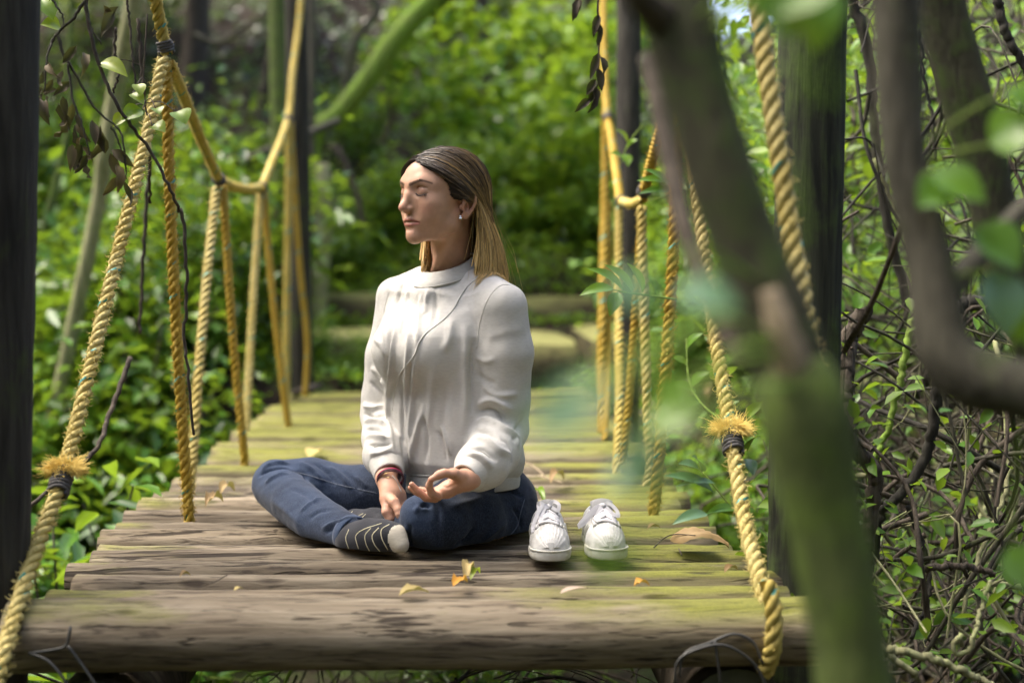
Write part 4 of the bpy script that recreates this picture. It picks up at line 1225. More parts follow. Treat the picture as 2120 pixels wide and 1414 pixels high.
t0, t1 = W(770, 1112, 3.01), W(824, 1118, 2.955)
td = (t1 - t0) / np.linalg.norm(t1 - t0)
sock([anR + ax * -0.02, W(732, 1118, 3.03), W(765, 1112, 3.005), W(796, 1110, 2.98), W(818, 1107, 2.965), W(829, 1128, 2.952)], [0.034, 0.035, 0.0365, 0.0320, 0.0190, 0.0185],
     'black sock with thin cream stripes and pale worn toe, on the near foot', (t1, td + np.array([0, -0.25, 0]), -0.0015),
     [[(722, 1096), (716, 1115), (722, 1136)], [(790, 1083), (752, 1096), (737, 1108), (738, 1122), (745, 1143)], [(768, 1093), (756, 1108), (758, 1126), (766, 1142)], [(784, 1092), (771, 1108), (775, 1126), (788, 1143)], [(806, 1085), (790, 1096), (791, 1115), (803, 1138)]])
sock([anL + np.array([0.02, 0, 0]), W(815, 1092, 3.13), W(775, 1086, 3.19), W(735, 1078, 3.25)], [0.034, 0.036, 0.034, 0.028],
     'black sock with cream stripes, tucked behind under the far leg', None,
     [[(757, 1064), (750, 1072), (744, 1084)], [(752, 1063), (742, 1068), (736, 1074)], [(778, 1074), (770, 1082), (766, 1092)], [(730, 1058), (724, 1066), (720, 1074)]])

# bracelet
q0 = W(801, 972, 3.125)
axw = W(806, 1000, 3.10) - W(800, 955, 3.16); axw /= np.linalg.norm(axw)
a_ = np.cross(axw, UP); a_ /= np.linalg.norm(a_); b_ = np.cross(axw, a_)
br = empty('bracelet', q0); br.parent = person; br.location = Vector(q0) - person.location
bc = W(808, 992, 3.108)
for j, (off, m_, r_) in enumerate(((-0.004, 'pink', 0.0016), (0.0, 'cord', 0.0022), (0.0045, 'cord', 0.0018))):
    ring = bc + axw * off + 0.0285 * (np.cos(th)[:, None] * a_ + np.sin(th)[:, None] * b_)
    V, F = tube(np.concatenate([ring, ring[:1]]), r_, 6); put('cord', mesh_np('cord', V, F, MAT[m_]), br)
th2 = np.linspace(0, 5.2, 20)
V, F = tube(np.stack([W(801 + 6 * math.cos(t), 984 + 5 * math.sin(t), 3.068) for t in th2]), 0.0009, 5); put('metal_ring', mesh_np('metal_ring', V, F, MAT['gold']), br)
V, F = tube(catmull([W(812, 984, 3.075), W(820, 993, 3.07), W(825, 1005, 3.07), W(831, 1018, 3.065)], 12), 0.0008, 5); put('cord_end', mesh_np('cord_end', V, F, MAT['stitch']), br)

# ------------------------------------------------------------------ hair
ECEN = np.array([0, -0.006, 0.046]); ERAD = np.array([0.0770, 0.1015, 0.0855])


def onhead(P, lift=0.0):
    d = np.asarray(P, float) - ECEN
    q = np.linalg.norm(d / ERAD, axis=-1, keepdims=True)
    return ECEN + d / q * (1 + lift / 0.09)


def hairside(sgn, n, seed):
    g = np.random.default_rng(seed)
    near = sgn > 0
    part = [onhead((0.004 * sgn, -0.085, 0.10)), onhead((0.003, -0.04, 0.14)), onhead((0.002, 0.01, 0.15)), onhead((0.002, 0.045, 0.14)), onhead((0.001, 0.066, 0.106))]
    if near or True:
        line = []
        for px, py in [(884, 342), (910, 354), (928, 374), (936, 394), (940, 405), (952, 401)]:
            h_ = HEADS.hit(px, py)
            if h_ is not None:
                q = w2h(h_); q[0] *= 1 if near else -1
                line.append(q)
        if not near: line = [np.array([-abs(q[0]), q[1], q[2]]) for q in line]
    roots = catmull(np.array(part + line), 200)
    u = np.concatenate([g.random(int(n * 0.8)), 0.42 + 0.58 * g.random(n - int(n * 0.8))])
    R0 = roots[(u * 199).astype(int)] + g.normal(size=(n, 3)) * 0.0030
    lay = g.random(n) ** 1.3
    sfrac = np.clip(1 - u + g.normal(size=n) * 0.05, 0, 1)          # 0 behind the ear .. 1 nape
    # the rim where hair leaves the skull
    rim = catmull([(sgn * 0.081, -0.034, 0.030), (sgn * 0.0775, -0.050, 0.006), (sgn * 0.056, -0.083, -0.004), (sgn * 0.030, -0.102, 0.0), (0, -0.108, 0.0)], 100)
    end = catmull([(sgn * 0.074, -0.044, -0.126), (sgn * 0.082, -0.070, -0.140), (sgn * 0.074, -0.112, -0.155), (sgn * 0.034, -0.122, -0.165), (0, -0.128, -0.175)], 100)
    if not near:
        rim = catmull([(sgn * 0.080, -0.002, 0.005), (sgn * 0.080, -0.030, 0.0), (sgn * 0.064, -0.075, -0.004), (sgn * 0.030, -0.102, 0.0), (0, -0.108, 0.0)], 100)
        end = catmull([(sgn * 0.056, 0.010, -0.112), (sgn * 0.064, -0.016, -0.125), (sgn * 0.062, -0.080, -0.150), (sgn * 0.034, -0.118, -0.165), (0, -0.128, -0.175)], 100)
    X = rim[(sfrac * 99).astype(int)] + g.normal(size=(n, 3)) * 0.0022
    E = end[(np.clip(sfrac + g.normal(size=n) * 0.06, 0, 1) * 99).astype(int)] + g.normal(size=(n, 3)) * (0.005, 0.005, 0.010) + np.abs(g.normal(size=(n, 1))) * np.array([sgn * 0.004, -0.006, -0.028])
    # along the skull
    seg = 9; T = np.linspace(0, 1, seg)
    d0 = (R0 - ECEN) / ERAD; d1 = (X - ECEN) / ERAD
    l0, l1 = np.linalg.norm(d0, axis=1), np.linalg.norm(d1, axis=1)
    d0 /= l0[:, None]; d1 /= l1[:, None]
    om = np.arccos(np.clip(np.sum(d0 * d1, 1), -1, 1))[:, None]; so = np.sin(om) + 1e-6
    P = []
    for t in T:
        d = np.sin((1 - t) * om) / so * d0 + np.sin(t * om) / so * d1
        le = (1 - t) * l0 + t * l1
        lift = 0.004 + 0.009 * lay * math.sin(math.pi * min(1, t * 1.15 + 0.12)) ** 0.8
        P.append(ECEN + d * ERAD * (le + lift / 0.09 * (t > 0))[:, None] if t > 0 else ECEN + d0 * ERAD * (l0 + 0.001 / 0.09)[:, None])
    P = np.stack(P, 1)
    last, prev = P[:, -1], P[:, -2]
    fall = []
    wv = g.normal(size=(n, 1))
    for t in np.linspace(0.14, 1, 8):
        q = last * (1 - t) + E * t
        out = np.array([sgn * 0.006, -0.012, 0]) if near else np.array([sgn * 0.006, -0.010, 0])
        q = q + out * math.sin(math.pi * t) * (0.4 + lay)[:, None] + np.array([0.0018, 0.002, 0]) * np.sin(6 * t + 3 * wv)
        fall.append(q)
    P = np.concatenate([P, np.stack(fall, 1)], 1)
    # smooth the joint
    for _ in range(2): P[:, 1:-1] = 0.25 * P[:, :-2] + 0.5 * P[:, 1:-1] + 0.25 * P[:, 2:]
    nn = P.shape[1]
    t = np.linspace(0, 1, nn)
    hl = (g.random(n) < 0.5).astype(float) * g.random(n)
    mixv = np.clip((t[None, :] - 0.26 + 0.22 * hl[:, None] + 0.12 * g.normal(size=(n, 1))) / 0.55, 0, 1)
    root = np.array([0.040, 0.028, 0.019]); mid = np.array([0.21, 0.135, 0.060]); tip = np.array([0.62, 0.43, 0.17])
    c = np.where(mixv[..., None] < 0.5, root + (mid - root) * mixv[..., None] * 2, mid + (tip - mid) * (mixv[..., None] * 2 - 1))
    c = c * (0.45 + 1.0 * g.random((n, 1, 1)))
    c = c + hl[:, None, None] * np.array([0.24, 0.165, 0.06]) * np.clip(t * 3.4 - 0.25, 0, 1)[None, :, None]
    return P, c


def drape(Pw, k=9, off=0.0025):
    sh = Pw.shape
    Q_ = Pw[:, -k:].reshape(-1, 3).copy()
    for i in range(len(Q_)):
        h_ = SW.bvh.find_nearest(Vector(Q_[i]), 0.06)
        if h_[0] is None: continue
        nv = np.array(h_[1]); d_ = (Q_[i] - np.array(h_[0])) @ nv
        if d_ < off: Q_[i] = np.array(h_[0]) + nv * (off + 0.002 * (i % 7) / 7)
    Pw = Pw.copy(); Pw[:, -k:] = Q_.reshape(sh[0], k, 3)
    return Pw


mb = MB()
colr = []
for sgn, n, sd_ in ((1, 5200, 5), (-1, 2400, 6)):
    P, c = hairside(sgn, n, sd_)
    n_, m_ = P.shape[:2]
    taper = np.concatenate([np.linspace(0.8, 1.0, 4), np.ones(m_ - 8), np.linspace(1, 0.35, 4)])
    V, Q = tubes_many(drape(h2w(P.reshape(-1, 3)).reshape(P.shape)), 0.00062 * taper[None, :], 3)
    mb.add(V, Q); colr.append(np.repeat(c.reshape(-1, 3), 3, 0))
# under-layer so no scalp shows through
for sgn in (1, -1):
    P, c = hairside(sgn, 1500, 11)
    o = np.argsort(np.arctan2(P[:, 8, 1], P[:, 8, 0] * sgn))
    n_, m_ = P.shape[:2]
    ctr = np.array([0, -0.01, 0.04])
    V, Q = tubes_many(h2w((P * np.array([0.985, 0.985, 0.992])).reshape(-1, 3)).reshape(P.shape), 0.0016, 3)
    mb.add(V, Q); colr.append(np.repeat((c * 0.8).reshape(-1, 3), 3, 0))
# fly-away hairs
g = np.random.default_rng(77)
P, c = hairside(1, 46, 21)
P = P + np.cumsum(g.normal(size=(46, P.shape[1], 3)) * 0.0012, 1) + (np.linspace(0, 1, P.shape[1]) ** 2)[None, :, None] * g.normal(size=(46, 1, 3)) * 0.016
V, Q = tubes_many(h2w(P.reshape(-1, 3)).reshape(P.shape), 0.00028, 3)
mb.add(V, Q); colr.append(np.repeat(c.reshape(-1, 3), 3, 0))
hm_ = mesh_np('hair', np.concatenate(mb.V), [np.concatenate(mb.Q)], MAT['hair'], True, None, {'hc': np.concatenate(colr)})
hair = put('hair', hm_, person)
hair['label'] = 'long straight hair, dark brown roots fading to blonde ends'
print('person built', round(time.time() - T0, 1))

# ------------------------------------------------------------------ leaves
LT = np.array([(0, 0, 0), (-0.40, 0.30, 0.06), (0, 0.32, -0.03), (0.40, 0.30, 0.06), (-0.36, 0.66, 0.03), (0, 0.66, -0.05), (0.36, 0.66, 0.03), (0, 1.0, -0.12)])
LF3 = np.array([(0, 2, 1), (0, 3, 2), (4, 5, 7), (5, 6, 7)]); LF4 = np.array([(1, 2, 5, 4), (2, 3, 6, 5)])
LT2 = np.array([(0, 0, 0), (-0.42, 0.45, 0.07), (0.42, 0.45, 0.07), (0, 1.0, -0.10)]); LF2 = np.array([(0, 3, 1), (0, 2, 3)])


def unit(a): return a / (np.linalg.norm(a, axis=-1, keepdims=True) + 1e-12)


def leaf_cloud(P, D, N, L, wid, rnd, lod=0):
    """P base, D direction, N leaf normal, L length, wid width ratio"""
    n = len(P)
    D = unit(D); X = unit(np.cross(D, N)); N = np.cross(X, D)
    T, = (LT if lod == 0 else LT2,)
    L = np.broadcast_to(L, (n,)); wid = np.broadcast_to(wid, (n,))
    V = P[:, None] + L[:, None, None] * (T[None, :, 0:1] * wid[:, None, None] * X[:, None] + T[None, :, 1:2] * D[:, None] + T[None, :, 2:3] * N[:, None])
    k = len(T); off = (np.arange(n) * k)[:, None, None]
    if lod == 0: F = [(LF3[None] + off).reshape(-1, 3), (LF4[None] + off).reshape(-1, 4)]
    else: F = [(LF2[None] + off).reshape(-1, 3)]
    return V.reshape(-1, 3), F, np.repeat(rnd, k)


def mat_leaf(key, stops, rough=0.38, trans=0.35, spec=0.5, tsat=1.0):
    s = NT(key)
    r = s.n('Attribute', attribute_name='rnd').outputs['Fac']
    p = s.coord()
    c = s.ramp(r, stops)
    c = s.mix(s.math('MULTIPLY', s.noise(p, 45, 3, 0.6), 0.35), c, tuple(0.55 * x for x in stops[0][1]))
    tr = s.n('BsdfTranslucent'); s.l(s.mix(0.6, c, (0.30 * tsat, 0.42 * tsat, 0.02)), tr.inputs['Color'])
    mx = s.n('MixShader'); mx.inputs[0].default_value = trans
    s.l(s.b.outputs[0], mx.inputs[1]); s.l(tr.outputs[0], mx.inputs[2]); s.l(mx.outputs[0], s.out.inputs['Surface'])
    return s.done(key, c, rough, None, spec)


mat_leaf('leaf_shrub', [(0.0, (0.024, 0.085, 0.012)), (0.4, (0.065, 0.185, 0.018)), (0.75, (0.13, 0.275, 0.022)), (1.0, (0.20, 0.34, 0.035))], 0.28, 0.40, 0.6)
mat_leaf('leaf_ivy', [(0.0, (0.014, 0.042, 0.010)), (0.5, (0.040, 0.11, 0.018)), (0.85, (0.085, 0.19, 0.024)), (1.0, (0.15, 0.27, 0.03))], 0.34, 0.28)
mat_leaf('leaf_bright', [(0.0, (0.06, 0.17, 0.018)), (0.5, (0.12, 0.27, 0.026)), (1.0, (0.23, 0.37, 0.035))], 0.36, 0.45)
mat_leaf('leaf_canopy', [(0.0, (0.03, 0.08, 0.012)), (1.0, (0.08, 0.16, 0.025))], 0.4, 0.3)
mat_leaf('leaf_near', [(0.0, (0.035, 0.12, 0.02)), (0.35, (0.09, 0.22, 0.02)), (0.7, (0.16, 0.30, 0.02)), (1.0, (0.36, 0.42, 0.03))], 0.32, 0.40)
mat_leaf('leaf_teal', [(0.0, (0.05, 0.14, 0.06)), (1.0, (0.13, 0.25, 0.13))], 0.30, 0.25)
mat_leaf('leaf_dry', [(0.0, (0.035, 0.026, 0.018)), (0.5, (0.12, 0.095, 0.06)), (0.85, (0.16, 0.12, 0.06)), (1.0, (0.28, 0.20, 0.08))], 0.7, 0.15, 0.3, 0.4)
mat_leaf('leaf_fallen', [(0.0, (0.20, 0.12, 0.05)), (0.3, (0.42, 0.30, 0.14)), (0.6, (0.55, 0.45, 0.16)), (0.8, (0.62, 0.30, 0.03)), (1.0, (0.60, 0.46, 0.36))], 0.6, 0.2, 0.3, 0.5)


def blade(base, tip, width, nrm=(0, 0, 1), curl=0.1, fold=0.15, n=9, m=5, wave=0.0, seed=0, shape=0.75, thick=0.0006):
    """a single larger leaf as a curved two-sided blade"""
    base, tip = np.asarray(base, float), np.asarray(tip, float)
    D = tip - base; L = np.linalg.norm(D); D /= L
    nrm = np.asarray(nrm, float); X = np.cross(D, nrm); X /= np.linalg.norm(X) + 1e-9; N = np.cross(X, D)
    g = np.random.default_rng(seed)
    V = []
    for i in range(n):
        t = i / (n - 1)
        w = width * 0.5 * (math.sin(math.pi * t ** shape) ** 0.85 if 0 < t < 1 else 0.03)
        ph = g.normal() * wave
        for j in range(m):
            u = -1 + 2 * j / (m - 1)
            V.append(base + D * L * t + X * u * w + N * (L * curl * (4 * t * (1 - t)) + fold * abs(u) ** 1.5 * w * 2 + ph * L * u))
    Q = np.array([[i * m + j, i * m + j + 1, (i + 1) * m + j + 1, (i + 1) * m + j] for i in range(n - 1) for j in range(m - 1)])
    return np.array(V), Q


def blade_obj(name, parent, mat, rnd, *a, **k):
    V, Q = blade(*a, **k)
    me = mesh_np(name, V, Q, MAT[mat], True, None, {'rnd': np.full(len(V), rnd)})
    if parent is None: return add(name, me)
    return put(name, me, parent)


def twig(parent, pts, r, mat='bark_brown', name='twig', n=24, k=6, kink=0.0, seed=0):
    P = catmull(pts, n)
    if kink: P = P + np.random.default_rng(seed).normal(size=P.shape) * kink
    V, F = tube(P, np.linspace(r[0], r[1], n) if isinstance(r, tuple) else r, k)
    return put(name, mesh_np(name, V, F, MAT[mat]), parent)


# ------------------------------------------------------------------ white trainers
s = NT('white_leather'); p = s.coord()
s.done('shoe', s.mix(s.ramp(s.noise(p, 50, 4), [(0.45, (0, 0, 0)), (0.75, (1, 1, 1))]), (0.50, 0.50, 0.485), (0.33, 0.33, 0.30)), 0.75, s.bump(s.noise(p, 300, 3), 0.3, 0.001), 0.2)
s = NT('rubber_sole'); p = s.coord()
s.done('sole', s.mix(s.ramp(s.noise(p, 40, 5), [(0.4, (0, 0, 0)), (0.7, (1, 1, 1))]), (0.55, 0.55, 0.50), (0.38, 0.37, 0.29)), 0.7, None, 0.3)
s = NT('lace'); p = s.coord(); s.done('lace', (0.64, 0.63, 0.635), 0.85, s.bump(s.noise(p, 700, 2), 0.3, 0.001), 0.2)
s = NT('shoe_lining'); s.done('lining', (0.27, 0.27, 0.26), 0.9)


def shoe(toe, heading, label, side, bow):
    """toe: place of the toe tip on the deck; local y = forward"""
    f = np.array([math.sin(heading), -math.cos(heading), 0]); l = np.array([math.cos(heading), math.sin(heading), 0])
    SS = 0.92
    O = np.array([toe[0], toe[1], 0.002]) - f * 0.128 * SS
    def w(P): P = np.asarray(P, float); P = P * SS; return O + P[..., 0:1] * l + P[..., 1:2] * f + P[..., 2:3] * UP
    root = empty('trainer', O); tag(root, label, 'shoe', 'pair of white trainers')
    # sole
    v = Vol((-0.062, -0.145, -0.01), (0.062, 0.145, 0.06), 0.0022)
    v.chain([(0, -0.092, 0.012), (0, -0.03, 0.012), (0.002 * side, 0.05, 0.012), (0.003 * side, 0.082, 0.013)], [0.0345, 0.0335, 0.0435, 0.0445], 0.02)
    z = (v.o[2] + v.h * np.arange(v.n[2], dtype=np.float32))[None, None, :]
    v.F = np.maximum(v.F, np.maximum(z - np.float32(0.0225), np.float32(0.001) - z))
    V, Q = v.mesh(1)
    so = put('sole', mesh_np('sole', w(V), Q, MAT['sole']), root)
    # upper
    v = Vol((-0.062, -0.145, 0.0), (0.062, 0.145, 0.13), 0.0022)
    v.chain([(0, -0.088, 0.032), (0, -0.03, 0.034), (0.002 * side, 0.045, 0.027), (0.003 * side, 0.083, 0.018)], [0.0335, 0.0335, 0.0405, 0.0400], 0.02)
    v.chain([(0, -0.092, 0.062), (0, -0.060, 0.058), (0, -0.01, 0.052), (0, 0.03, 0.040)], [0.0265, 0.0275, 0.0260, 0.0250], 0.025)
    v.ell((0, -0.062, 0.100), (0.0225, 0.040, 0.050), None, 0.006, 'sub')
    v.F = np.maximum(v.F, np.float32(0.018) - (v.o[2] + v.h * np.arange(v.n[2], dtype=np.float32))[None, None, :])
    V, Q = v.mesh(1)
    up = put('upper', mesh_np('upper', w(V), Q, MAT['shoe']), root)
    bv = BVHTree.FromPolygons([tuple(q) for q in V], [tuple(q) for q in Q])
    def top(x, y, lift=0.0):
        h_ = bv.ray_cast(Vector((x, y, 0.2)), Vector((0, 0, -1)))[0]
        return np.array([x, y, (h_[2] if h_ is not None else 0.03) + lift])
    # ridged rubber toe shell
    mb = MB(); nu, nv = 41, 12
    G = np.zeros((nv, nu, 3))
    for i in range(nv):
        yy = 0.060 + 0.0625 * i / (nv - 1)
        hw = 0.0405 * math.sqrt(max(0.0, 1 - ((yy - 0.058) / 0.0665) ** 2)) + 0.001
        for j in range(nu):
            xx = -hw + 2 * hw * j / (nu - 1)
            q = top(0.003 * side + xx * 0.97, yy, 0.0)
            q[2] = max(q[2], 0.022) + 0.0022 + (0.0007 if (j // 2) % 2 else 0.0)
            G[i, j] = q
    Qg = np.array([[i * nu + j, i * nu + j + 1, (i + 1) * nu + j + 1, (i + 1) * nu + j] for i in range(nv - 1) for j in range(nu - 1)])
    put('toe_cap', mesh_np('toe_cap', w(G.reshape(-1, 3)), Qg, MAT['shoe'], False), up)
    # rand seam round the sole
    th_ = np.linspace(-0.2, math.pi + 0.2, 40)
    L_ = np.stack([0.003 * side + 0.0455 * np.cos(th_), 0.080 + 0.0455 * np.sin(th_), np.full(40, 0.023)], 1)
    V2, F2 = tube(w(L_), 0.0018, 5); put('welt', mesh_np('welt', V2, F2, MAT['sole']), so)
    # tongue
    Tg = np.zeros((9, 7, 3))
    for i in range(9):
        t = i / 8
        for j in range(7):
            u = -1 + j / 3
            Tg[i, j] = (u * (0.019 + 0.007 * t), 0.030 - 0.050 * t, 0.068 + 0.044 * t ** 0.9 - 0.007 * u * u + (0.003 if i == 8 else 0))
    Tb = Tg + np.array([0, -0.005, -0.003])
    VT = np.concatenate([Tg.reshape(-1, 3), Tb.reshape(-1, 3)])
    QT = [[i * 7 + j, i * 7 + j + 1, (i + 1) * 7 + j + 1, (i + 1) * 7 + j] for i in range(8) for j in range(6)]
    QT += [[63 + a for a in q[::-1]] for q in QT]
    QT += [[56 + j, 56 + j + 1, 63 + 56 + j + 1, 63 + 56 + j] for j in range(6)] + [[i * 7, (i + 1) * 7, 63 + (i + 1) * 7, 63 + i * 7] for i in range(8)] + [[i * 7 + 6, 63 + i * 7 + 6, 63 + (i + 1) * 7 + 6, (i + 1) * 7 + 6] for i in range(8)]
    put('tongue', mesh_np('tongue', w(VT), np.array(QT), MAT['lining']), root)
    # lace bars, slightly crossed, over the throat
    flat = lambda P, r: tube(P, r, 8, prof=lambda t, a: 1 + 0 * t * a)
    for i in range(5):
        y0 = 0.056 - i * 0.0125; hw = 0.023 + 0.001 * i
        P = np.array([top(x, y0 + 0.004 * math.sin(x * 60 + i), 0.0035) for x in np.linspace(-hw, hw, 9)])
        P[:, 2] = np.maximum(P[:, 2], 0.055 + 0.0098 * i * 0.9 - 0.010) + 0.001
        V2, F2 = tube(w(P), 0.0036, 8); put('lace', mesh_np('lace', V2, F2, MAT['lace']), root)
        if i < 4:
            for sg_ in (1, -1):
                A, B = P[8 if sg_ > 0 else 0], P[4] + np.array([0, -0.0125, 0.010])
                V2, F2 = tube(w(np.array([A, (A + B) / 2 + (0, 0, 0.003), B])), 0.0030, 6); put('lace', mesh_np('lace', V2, F2, MAT['lace']), root)
    # quarter panels (eyelet stays)
    for sg_ in (1, -1):
        st = np.array([top(sg_ * (0.0275 - 0.0005 * i), 0.058 - 0.010 * i, 0.0012) for i in range(8)])
        V2, F2 = tube(w(st), 0.0042, 6); put('eyelet_stay', mesh_np('eyelet_stay', V2, F2, MAT['shoe']), up)
        for i in range(3):       # three slanting side stripes
            S_ = []
            for t in np.linspace(0, 1, 7):
                x, y, z_ = sg_ * 0.06, 0.010 - i * 0.019 + 0.016 * t, 0.030 + 0.030 * t
                h_ = bv.ray_cast(Vector((x, y, z_)), Vector((-sg_, 0, 0)))[0]
                if h_ is not None: S_.append(np.array(h_) + (sg_ * 0.0006, 0, 0))
            if len(S_) > 2:
                V2, F2 = tube(w(np.array(S_)), 0.0032, 6); put('stripe', mesh_np('stripe', V2, F2, MAT['sole']), up)
    # knot and bow
    K = np.array([0.0, -0.004, 0.100])
    V2, F2 = tube(w(np.array([K + (-0.008, 0, 0), K, K + (0.008, 0, 0)])), np.array([0.004, 0.0065, 0.004]), 8); put('lace_knot', mesh_np('lace_knot', V2, F2, MAT['lace']), root)
    for pts in bow:
        C = catmull(np.array([K] + [np.array(q) for q in pts]), 26)
        t_, a_, b_ = frames(C)
        hw = 0.0042
        side_ = unit(np.cross(t_, np.array([0.2, 0.9, 0.35])))
        up_ = np.cross(side_, t_)
        V2 = np.concatenate([C + side_ * hw + up_ * 0.0009, C + side_ * hw - up_ * 0.0009, C - side_ * hw - up_ * 0.0009, C - side_ * hw + up_ * 0.0009]); n_ = len(C)
        Q2 = np.concatenate([np.stack([np.arange(n_ - 1) + a * n_, np.arange(1, n_) + a * n_, np.arange(1, n_) + ((a + 1) % 4) * n_, np.arange(n_ - 1) + ((a + 1) % 4) * n_], 1) for a in range(4)])
        put('bow_loop', mesh_np('bow_loop', w(V2), Q2, MAT['lace'], False), root)


sL, sR = W0(1138, 1166), W0(1268, 1163)
shoe(sL, rad(-2), 'white trainer beside the jeans, lace loop hanging over its front', 1,
     [[(-0.012, 0.012, 0.106), (-0.026, 0.034, 0.088), (-0.037, 0.052, 0.060), (-0.034, 0.056, 0.055), (-0.022, 0.044, 0.070), (-0.010, 0.016, 0.098), (0, 0, 0.101)],
      [(0.012, -0.004, 0.112), (0.024, 0.002, 0.106), (0.022, 0.008, 0.094), (0.008, 0.006, 0.100)],
      [(-0.014, 0.004, 0.108), (-0.022, -0.002, 0.104), (-0.020, 0.012, 0.09)]])
shoe(sR, rad(4), 'white trainer nearer the dry leaf, lace loop sticking out sideways', -1,
     [[(-0.018, 0.006, 0.098), (-0.040, 0.018, 0.080), (-0.056, 0.026, 0.066), (-0.060, 0.028, 0.058), (-0.046, 0.022, 0.066), (-0.022, 0.010, 0.088), (0, 0, 0.101)],
      [(0.014, -0.002, 0.106), (0.030, 0.004, 0.092), (0.034, 0.012, 0.078), (0.022, 0.010, 0.084), (0.006, 0.004, 0.098)],
      [(-0.010, 0.012, 0.092), (-0.022, 0.024, 0.066), (-0.030, 0.030, 0.046)]])

# ------------------------------------------------------------------ fallen leaves on the deck
def fallen(px0, px1, width, rnd, label, mat='leaf_fallen', z=0.004, **k):
    a, b = W0(*px0, z=z), W0(*px1, z=z)
    o = blade_obj('fallen_leaf', None, mat, rnd, a, b, width, **k)
    return tag(o, label, 'leaf', 'fallen leaves on the deck')


fallen((826, 1233), (888, 1226), 0.030, 0.52, 'pale yellow brown curled leaf on the deck in front of the sock', curl=0.12, fold=0.3, wave=0.03, seed=1)
fallen((938, 1214), (968, 1204), 0.022, 0.80, 'small orange leaf scrap on the deck before the jeans', curl=0.2, fold=0.3, wave=0.05, seed=2)
fallen((962, 1200), (978, 1186), 0.022, 0.45, 'crumpled tan leaf scrap touching the orange one', curl=0.4, fold=0.4, wave=0.06, seed=3)
fallen((974, 1200), (994, 1187), 0.016, 0.90, 'tiny bright green leaf beside the orange scrap', 'leaf_near', curl=0.3, seed=4)
fallen((1160, 1228), (1219, 1218), 0.020, 1.0, 'pinkish white leaf lying in front of the trainers', curl=0.05, fold=0.2, seed=5)
fallen((1312, 1214), (1345, 1212), 0.022, 0.78, 'small amber leaf on the mossy deck right of the trainers', curl=0.25, fold=0.3, wave=0.04, seed=6)
fallen((1128, 1045), (1100, 1032), 0.020, 0.75, 'curled yellow green leaf behind the left trainer', 'leaf_near', curl=0.3, fold=0.5, seed=7)
fallen((640, 946), (662, 934), 0.050, 0.60, 'pale leaf lying on the deck behind the left knee', curl=0.1, seed=8)
fallen((425, 1047), (463, 1040), 0.030, 0.2, 'brown shrivelled leaf beside the nearest golden left rope', curl=0.3, fold=0.5, wave=0.08, seed=9)
fallen((455, 1022), (486, 1016), 0.030, 0.35, 'tan shrivelled leaf left of the left knee', curl=0.3, fold=0.5, wave=0.08, seed=10)
fallen((1140, 1000), (1168, 992), 0.030, 0.15, 'dark brown leaf scrap behind the trainers', curl=0.3, fold=0.4, wave=0.05, seed=11)
fallen((485, 1222), (503, 1219), 0.014, 0.55, 'tiny tan scrap on the left front of the deck', curl=0.2, seed=12)
fallen((372, 1195), (395, 1192), 0.014, 0.05, 'dark red brown scrap on the left front deck', curl=0.3, fold=0.4, seed=13)
fallen((1340, 1096), (1368, 1094), 0.016, 0.05, 'dark brown scrap on the moss between trainers and dry leaf', curl=0.2, fold=0.4, seed=14)
fallen((1500, 1185), (1528, 1180), 0.018, 0.1, 'reddish brown scrap near the right deck edge', curl=0.2, fold=0.4, seed=15)
# the big curled dry leaf with its stalk
dl_ = empty('dry_leaf', W0(1440, 1128)); tag(dl_, 'large curled tan dry leaf with long stalk beside right trainer', 'leaf', 'fallen leaves on the deck')
nu_, nv_ = 17, 9
G_ = np.zeros((nu_, nv_, 3)); A_, B_ = W0(1388, 1124, 0.0), W0(1509, 1136, 0.0); DD = B_ - A_; DD /= np.linalg.norm(DD); XX = np.array([DD[1], -DD[0], 0])
LL = np.linalg.norm(B_ - A_); gq = np.random.default_rng(5)
for a in range(nu_):
    t = a / (nu_ - 1)
    wd = 0.030 * (math.sin(math.pi * t ** 0.75) ** 0.8 if 0 < t < 1 else 0.02) + 0.001
    roll = 1.1 + 0.5 * math.sin(5 * t)
    for b in range(nv_):
        u = -1 + 2 * b / (nv_ - 1)
        ang = u * roll
        G_[a, b] = A_ + DD * LL * t + XX * wd * math.sin(ang) * 1.1 + UP * (0.006 + 0.014 * math.sin(math.pi * t) + wd * 0.75 * (math.cos(ang) - 0.2) + 0.003 * math.sin(9 * t + 3 * u) + 0.0015 * gq.normal())
QQ_ = np.array([[a * nv_ + b, a * nv_ + b + 1, (a + 1) * nv_ + b + 1, (a + 1) * nv_ + b] for a in range(nu_ - 1) for b in range(nv_ - 1)])
put('blade', mesh_np('blade', G_.reshape(-1, 3), QQ_, MAT['leaf_fallen'], True, None, {'rnd': np.clip(0.16 + 0.12 * np.abs(np.tile(np.linspace(-1, 1, nv_), nu_)) + 0.03 * gq.normal(size=nu_ * nv_), 0, 1)}), dl_)
twig(dl_, [W0(1354, 1133, 0.003), W0(1372, 1116, 0.012), W0(1395, 1106, 0.024), W0(1440, 1108, 0.028)], (0.0016, 0.0012), name='stalk')
# loose straws and twigs on the deck
for i, (a, b, c) in enumerate([((1078, 958), (1100, 962), (1128, 985)), ((1115, 985), (1140, 992), (1165, 1000)), ((420, 1212), (440, 1206), (470, 1190)), ((1405, 1135), (1408, 1141), (1412, 1150))]):
    st = empty('straw', W0(*b)); tag(st, ['bent pale straw behind the sleeve', 'short straw lying behind the left trainer', 'thin dark twig across the left front logs', 'tiny twig under the dry leaf stalk'][i], 'twig', 'loose twigs on the deck')
    twig(st, [W0(*a, z=0.006), W0(*b, z=0.012), W0(*c, z=0.006)], 0.0022 if i < 2 else 0.0012, 'cut_wood' if i < 2 else 'bark_brown', 'stem')

